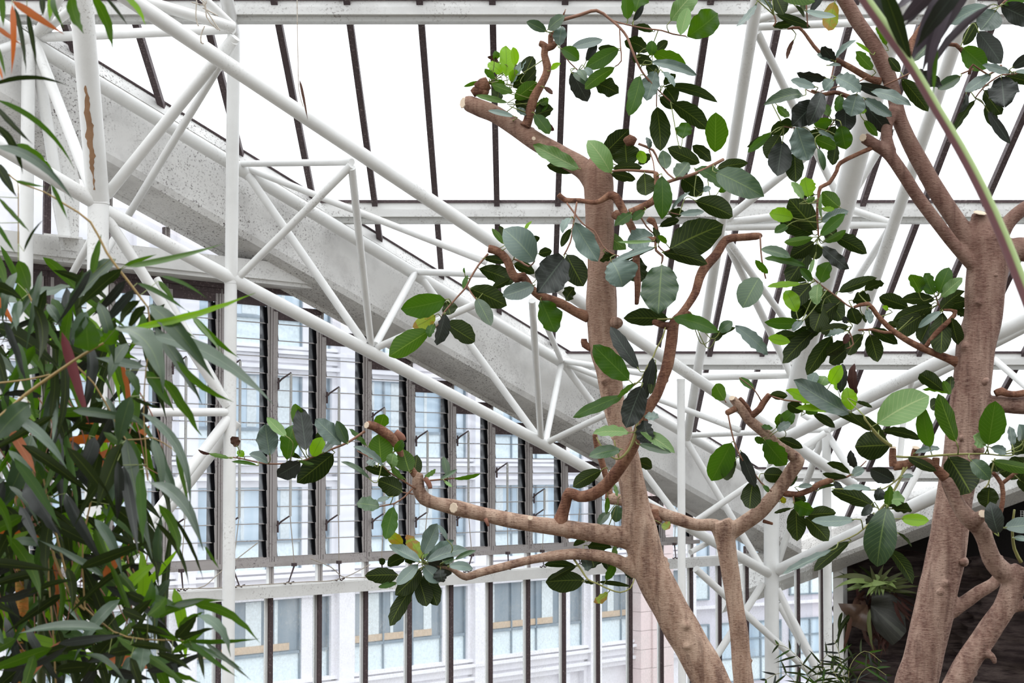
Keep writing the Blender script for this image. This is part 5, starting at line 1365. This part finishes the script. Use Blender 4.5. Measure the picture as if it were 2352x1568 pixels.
bleaves('''72 998 -8 1184 50 T 70 1080;60 1103 146 1243 36 K 120 1140;25 953 154 1077 25 S;70 925 -15 1015 52 T;150 1133 241 1303 28 K 200 1190;218 1003 172 1103 34 K;280 1018 221 1168 42 D;355 1420 514 1378 21 G 420 1385;445 1388 597 1476 21 G 500 1400;404 1466 454 1410 26 D;414 1468 497 1440 13 D;428 1471 597 1466 11 G
455 1412 529 1508 23 S 520 1430;438 1474 546 1555 13 G;470 1474 577 1562 11 T;335 1541 487 1486 19 K;380 1468 416 1572 15 K;330 1484 321 1547 42 S;330 1396 348 1328 24 G;340 1412 382 1368 28 G;300 1420 350 1375 24 D;395 1500 470 1450 16 G;350 1440 420 1475 18 G;300 1480 400 1500 18 D;420 1480 500 1500 14 G;440 1480 520 1520 12 T;360 1500 440 1540 16 D;300 1440 395 1462 20 D;410 1440 470 1405 16 G;280 1400 340 1425 22 D;380 1550 460 1568 14 G;330 1370 420 1400 18 G;290 1360 360 1392 20 D;430 1490 560 1540 12 G 500 1500;400 1390 470 1376 14 T;455 1480 470 1560 12 D;250 1500 340 1480 22 D;250 1540 350 1560 22 K;300 1510 330 1590 20 D''', dY=-.12)
# maroon sheath
bm = bmesh.new()
leaf(bm, P(142, 762, 3.55), P(205, 975, 3.55), 24 * 3.55 / F, 'D', 'bam', .15, .02)
o = obj('maroon_sheath', bm, [M['maroon']]); reparent(o, bam)
# dense background foliage, filling the clump behind the traced leaves
def inreg(x, y):
    if y < 560: return False
    xr = 60 + (y - 560) * 2.6 if y < 700 else 400
    if 700 <= y < 900: xr = 330
    if 900 <= y < 1300: xr = 345
    if y >= 1300: xr = 400
    return x < xr
for lay, (n, Y0, Y1, types, lmin, lmax) in enumerate(((250, 3.9, 4.5, 'DDDDKGGBDG', 110, 210), (150, 3.7, 4.1, 'DDKGBTKDSGGO', 90, 190), (60, 3.5, 3.8, 'DGKDTGSDDK', 90, 180))):
    bm = bmesh.new(); c = 0
    rnd = random.Random(lay + 5)
    while c < n:
        x = rnd.uniform(-60, 400); y = rnd.uniform(560, 1560)
        if not inreg(x, y): continue
        # leave gaps
        if noise.noise(Vector((x * .012, y * .012, 3.1))) > 0.22 and y < 1250: continue
        if y > 1300 and noise.noise(Vector((x * .015, y * .015, 9))) > 0.32: continue
        ang = rnd.gauss(math.radians(68), math.radians(38)) if y < 1300 else rnd.gauss(math.radians(50), math.radians(65))
        if rnd.random() < .25: ang = math.pi - ang
        Ln = rnd.uniform(lmin, lmax) * 1.1
        w = rnd.uniform(13, 27)
        tx, ty = x + Ln * math.cos(ang), y + Ln * math.sin(ang)
        if tx > (440 if y > 1330 else 400 if y > 700 else 300): continue
        Y = rnd.uniform(Y0, Y1)
        mid = P((x + tx) / 2 + rnd.uniform(0, 18), (y + ty) / 2 - rnd.uniform(0, 18), Y)
        random.seed(c * 7 + lay)
        leaf(bm, P(x, y, Y), P(tx, ty, Y + rnd.uniform(-.06, .05)), w * Y / F, rnd.choice(types), 'bam', None, None, mid)
        c += 1
    o = obj('foliage', bm, BAML); reparent(o, bam)
# thin wiry stems in the clump
rnd = random.Random(4)
bm = bmesh.new()
for k in range(46):
    x = rnd.uniform(-20, 330); y = rnd.uniform(850, 1400)
    pts = [P(x, y, 4.0), P(x + rnd.uniform(-10, 40), y + 70, 4.0), P(x + rnd.uniform(-10, 70), y + rnd.uniform(120, 200), 4.0)]
    q, r = spline(pts, [.0022, .0018, .0012], .03); tube(bm, q, r, 5)
o = obj('fine_stems', bm, M['stipule']); reparent(o, bam); o['kind'] = 'stuff'

# ---------------------------------------------------------------- palm leaf crossing the right edge
palm = tag(empty('palm_plant', P(3400, 6900, 2.9)), 'palm stalk and dark purple-green leaflets crossing the upper right corner', 'palm')
M['palmstem'] = None
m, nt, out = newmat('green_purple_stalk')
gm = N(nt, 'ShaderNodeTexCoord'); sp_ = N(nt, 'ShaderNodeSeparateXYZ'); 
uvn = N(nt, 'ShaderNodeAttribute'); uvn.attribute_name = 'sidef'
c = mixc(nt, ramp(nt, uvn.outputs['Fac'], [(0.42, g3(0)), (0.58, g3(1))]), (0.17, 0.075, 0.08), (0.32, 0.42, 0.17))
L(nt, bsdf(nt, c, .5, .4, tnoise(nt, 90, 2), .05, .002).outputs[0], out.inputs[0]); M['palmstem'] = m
def stalk(pts, name='stalk'):
    bm = bmesh.new(); lay = bm.verts.layers.float.new('sidef')
    W = [P(x, y, Y) for x, y, r, Y in pts]; R = [r * Y / F for x, y, r, Y in pts]
    q, r = spline(W, R, .04)
    tube(bm, q, r, 16)
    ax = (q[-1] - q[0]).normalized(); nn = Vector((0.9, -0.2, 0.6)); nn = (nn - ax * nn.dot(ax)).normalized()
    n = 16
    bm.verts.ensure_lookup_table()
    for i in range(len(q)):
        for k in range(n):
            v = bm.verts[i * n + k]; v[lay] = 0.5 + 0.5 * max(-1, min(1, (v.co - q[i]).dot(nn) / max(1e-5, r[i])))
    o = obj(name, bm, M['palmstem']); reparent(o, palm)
stalk([(1820, -330, 6, 2.9), (1890, -180, 10, 2.9), (1962, -40, 13, 2.9), (2030, 60, 14, 2.9), (2095, 155, 12, 2.9), (2150, 248, 12, 2.9), (2205, 340, 13, 2.9), (2255, 435, 13.5, 2.9), (2305, 545, 14, 2.9), (2360, 685, 15, 2.9), (2440, 880, 16, 2.9), (2900, 1900, 20, 2.9), (3400, 6900, 26, 2.9)])
bm = bmesh.new()
PB = [((1905, -150), (2040, -330), 30, 'K', None), ((1935, -90), (2120, -260), 30, 'R', None), ((1880, -200), (1780, -380), 28, 'K', None), ((1870, -220), (2000, -420), 28, 'R', None), ((1950, -60), (2200, -160), 30, 'K', None), ((1840, -290), (1820, -470), 22, 'K', None), ((2028, -30), (2097, 166), 22, 'D', None), ((1985, -40), (2101, 170), 22, 'K', None), ((2120, -40), (2050, 28), 14, 'R', None), ((2160, -40), (2078, 62), 16, 'R', None), ((2190, -30), (2094, 140), 30, 'R', (2130, 50)), ((2235, -40), (2117, 170), 26, 'R', (2160, 40)), ((2215, -40), (2104, 110), 24, 'K', (2150, 30)), ((2205, -35), (2133, 205), 13, 'R', (2120, 120)), ((2280, 8), (2134, 200), 11, 'R', (2140, 100)), ((2152, 110), (2144, 220), 7, 'G', None), ((2150, -30), (2060, 60), 20, 'R', None)]
M['purpleleaf'] = mat_leaf('purple_palm_leaflet', (0.038, 0.027, 0.036), (0.038, 0.027, 0.034), (0.10, 0.07, 0.085), (0.10, 0.07, 0.085), (0.05, 0.03, 0.03), .06, parallel=True)
lib = list(BAML); lib[TYPES.index('R')] = M['purpleleaf']
random.seed(2)
for (a, b, w, t, md) in PB:
    Y = 2.9 + random.uniform(-.08, .08)
    leaf(bm, P(a[0], a[1], Y), P(b[0], b[1], 2.9), w * 1.7 * Y / F, t, 'bam', .3, .02, P(md[0], md[1], Y) if md else None)
o = obj('leaflets', bm, lib); reparent(o, palm)

# ---------------------------------------------------------------- staghorn fern on the rock wall
FM = leafset('fern_', True)
FM['T'] = mat_leaf('fern_olive_frond', (0.075, 0.085, 0.03), (0.07, 0.08, 0.03), (0.16, 0.17, 0.07), (0.16, 0.17, 0.07), (0.05, 0.08, 0.01), 0.1, spec=.2, parallel=True)
FM['L'] = mat_leaf('fern_pale_frond', (0.20, 0.27, 0.085), (0.19, 0.25, 0.08), (0.3, 0.36, 0.15), (0.3, 0.36, 0.15), (0.1, 0.2, 0.03), 0.15, spec=.25, parallel=True)
FML = [FM[t] for t in TYPES] + [M['petiole']]
YF = hit(2015, 1400, ROCK0, nr).y - 0.55
fern = tag(empty('staghorn_fern', P(2015, 1400, YF + .1)), 'staghorn fern with pale lobed fronds and a grey shield frond on the dark rock', 'fern')
M['shield'] = mat_leaf('grey_shield_frond', (0.05, 0.055, 0.04), (0.05, 0.05, 0.04), (0.075, 0.08, 0.06), (0.075, 0.08, 0.06), (0.05, 0.06, 0.03), .05, nv=1, slope=-9)
M['shieldbrown'] = mat_leaf('brown_shield_frond', (0.12, 0.07, 0.045), (0.12, 0.07, 0.045), (0.12, 0.07, 0.05), (0.12, 0.07, 0.05), (0.05, 0.03, 0.02), .05, parallel=True)
def fan(cx, cy, pts, mat, name, bulge=.12):
    """frond sheet from a centre fanning out to a polyline"""
    bm = bmesh.new(); uvl = bm.loops.layers.uv.new('UVMap')
    K = 6; cols = []
    for i, (x, y) in enumerate(pts):
        col = []
        for k in range(K + 1):
            f = k / K
            Y = YF - bulge * math.sin(math.pi * f * .8) - 0.05 * math.sin(i * 1.3) * f
            col.append((bm.verts.new(P(cx + (x - cx) * f, cy + (y - cy) * f, Y)), f, i / len(pts) * 2 - 1))
        cols.append(col)
    for i in range(len(cols) - 1):
        for k in range(K):
            q = (cols[i][k], cols[i][k + 1], cols[i + 1][k + 1], cols[i + 1][k])
            if k == 0:
                q = (cols[i][0], cols[i][1], cols[i + 1][1])
            f = bm.faces.new([a[0] for a in q]); f.smooth = True
            for lp, a in zip(f.loops, q): lp[uvl].uv = (a[1], a[2])
    o = obj(name, bm, mat); reparent(o, fern); return o
fan(2000, 1390, [(2003, 1362), (2030, 1358), (2052, 1366), (2072, 1385), (2078, 1410), (2082, 1450), (2068, 1468), (2050, 1482), (2030, 1465), (2012, 1448), (2000, 1420)], M['shield'], 'shield_frond')
fan(1992, 1388, [(1925, 1385), (1932, 1400), (1950, 1420), (1946, 1432), (1965, 1440), (1985, 1448), (1998, 1452), (2002, 1430)], M['shieldbrown'], 'brown_shield_frond', .2)
bm = bmesh.new()
random.seed(8)
def fl(s):
    for e in s.split(';'):
        v = e.split()
        if len(v) < 6: continue
        f = [float(x) for x in v[:5]]
        leaf(bm, P(f[0], f[1], YF - .15 + random.uniform(-.08, .05)), P(f[2], f[3], YF - .2 + random.uniform(-.1, .1)), f[4] * YF / F, v[5], 'bam', None, None, P(float(v[6]), float(v[7]), YF - .28) if len(v) > 7 else None)
fl('2010 1335 1912 1328 14 T 1955 1318;2005 1340 1915 1352 12 L 1950 1332;2000 1345 1940 1355 9 L 1960 1345;1975 1338 1945 1358 8 L;1995 1340 1952 1356 9 L;2005 1342 1975 1350 9 L;1985 1340 1972 1358 8 L;2010 1340 2000 1368 10 L;2015 1340 1990 1370 9 L;2018 1338 2012 1368 9 L;2024 1338 2028 1368 10 L;2020 1338 2020 1370 8 L;2030 1338 2045 1362 9 L;2035 1338 2055 1362 8 L;2030 1334 2060 1352 9 L')
fl('1990 1335 2060 1336 20 L;1980 1338 2040 1340 16 L;2012 1345 1998 1298 9 T;2012 1345 2030 1295 9 T;2014 1345 2052 1300 9 T;2018 1345 2085 1310 9 T;2020 1348 2112 1322 10 T;2022 1350 2115 1345 10 T;2022 1352 2112 1362 10 T;2020 1350 2108 1375 8 D;2005 1345 1955 1305 8 D;2010 1340 1970 1298 8 D;2010 1345 2075 1325 8 L;2020 1348 2095 1335 8 T;2002 1350 1925 1312 7 D')
fl('1998 1398 2008 1500 9 T 1990 1440;1992 1400 2004 1480 7 T;1975 1400 1925 1490 9 D 1930 1430;1968 1400 1928 1500 8 D 1925 1440;1960 1395 1922 1460 8 D;1955 1415 1935 1500 10 R;1945 1430 1938 1510 9 D;2004 1490 1988 1530 9 R;1996 1470 2010 1525 6 R;1935 1405 1928 1455 8 D;2050 1380 2092 1430 8 R;2060 1378 2100 1420 8 R;2070 1380 2098 1405 7 R;2055 1385 2080 1440 8 R;2062 1370 2105 1395 7 R')
o = obj('fronds', bm, FML); reparent(o, fern)
bm = bmesh.new()
for k in range(70):
    a = P(2000 + random.uniform(-35, 60), 1385 + random.uniform(-40, 70), YF + .12)
    leaf(bm, a, a + Vector((random.uniform(-.2, .2), random.uniform(-.2, 0), random.uniform(-.35, .05))), random.uniform(.03, .07), 'R', 'bam')
o = obj('dead_fronds', bm, FML); reparent(o, fern)
# rough ledge holding the fern
# small palms at the foot of the posts
def parlour_palm(label, base, fronds, lib, Yb):
    root = tag(empty('parlour_palm', Vector((P(*base, Yb).x, Yb, 0))), label, 'palm', 'small palms by the dark rock wall')
    bs = bmesh.new(); bl = bmesh.new()
    p0 = P(base[0], base[1], Yb); g0 = Vector((p0.x, p0.y, 0))
    tube(bs, [g0, g0.lerp(p0, .5) + Vector((.02, 0, 0)), p0], [.03, .025, .015], 8)
    for fr in fronds:
        pts = [p0] + [P(x, y, Yb + dy) for x, y, dy in fr]
        q, r = spline(pts, [.006] + [.003] * (len(pts) - 1), .05)
        tube(bs, q, r, 5)
        n = len(q)
        for i in range(int(n * .25), n, 2):
            d = (q[min(i + 1, n - 1)] - q[i - 1]).normalized()
            sd = d.cross(Vector((0, -1, .3))).normalized()
            L0 = .30 * math.sin(math.pi * min(.98, .18 + .8 * i / n))
            for sgn in (-1, 1):
                tip = q[i] + (sd * sgn * .8 + d * .65 + Vector((0, 0, -.35))) * L0
                leaf(bl, q[i], tip, .022, random.choice('DDGDK'), 'bam', .3, .05)
    o = obj('stems', bs, M['twiggreen']); reparent(o, root)
    o = obj('leaflets', bl, lib); reparent(o, root)
random.seed(5)
parlour_palm('small feathery palm between the corner post and the white post by the rock', (1870, 1640), [[(1850, 1540, .1), (1815, 1492, .2), (1780, 1478, .2)], [(1880, 1540, .1), (1905, 1500, .1), (1925, 1530, .1)], [(1830, 1570, -.1), (1795, 1545, -.1), (1760, 1560, -.1)], [(1895, 1560, 0), (1925, 1545, 0), (1945, 1575, 0)]], BAML, 15.6)
parlour_palm('small feathery palm in front of the dark rock under the staghorn fern', (1960, 1640), [[(1950, 1540, .1), (1985, 1495, .2), (2025, 1520, .2)], [(1935, 1540, .1), (1925, 1490, .1), (1915, 1470, .1)], [(1970, 1560, -.1), (2000, 1530, -.1), (2035, 1550, -.1)], [(1930, 1570, 0), (1905, 1530, 0), (1885, 1540, 0)]], BAML, 14.8)
# bare shrub outside behind the right hand lights
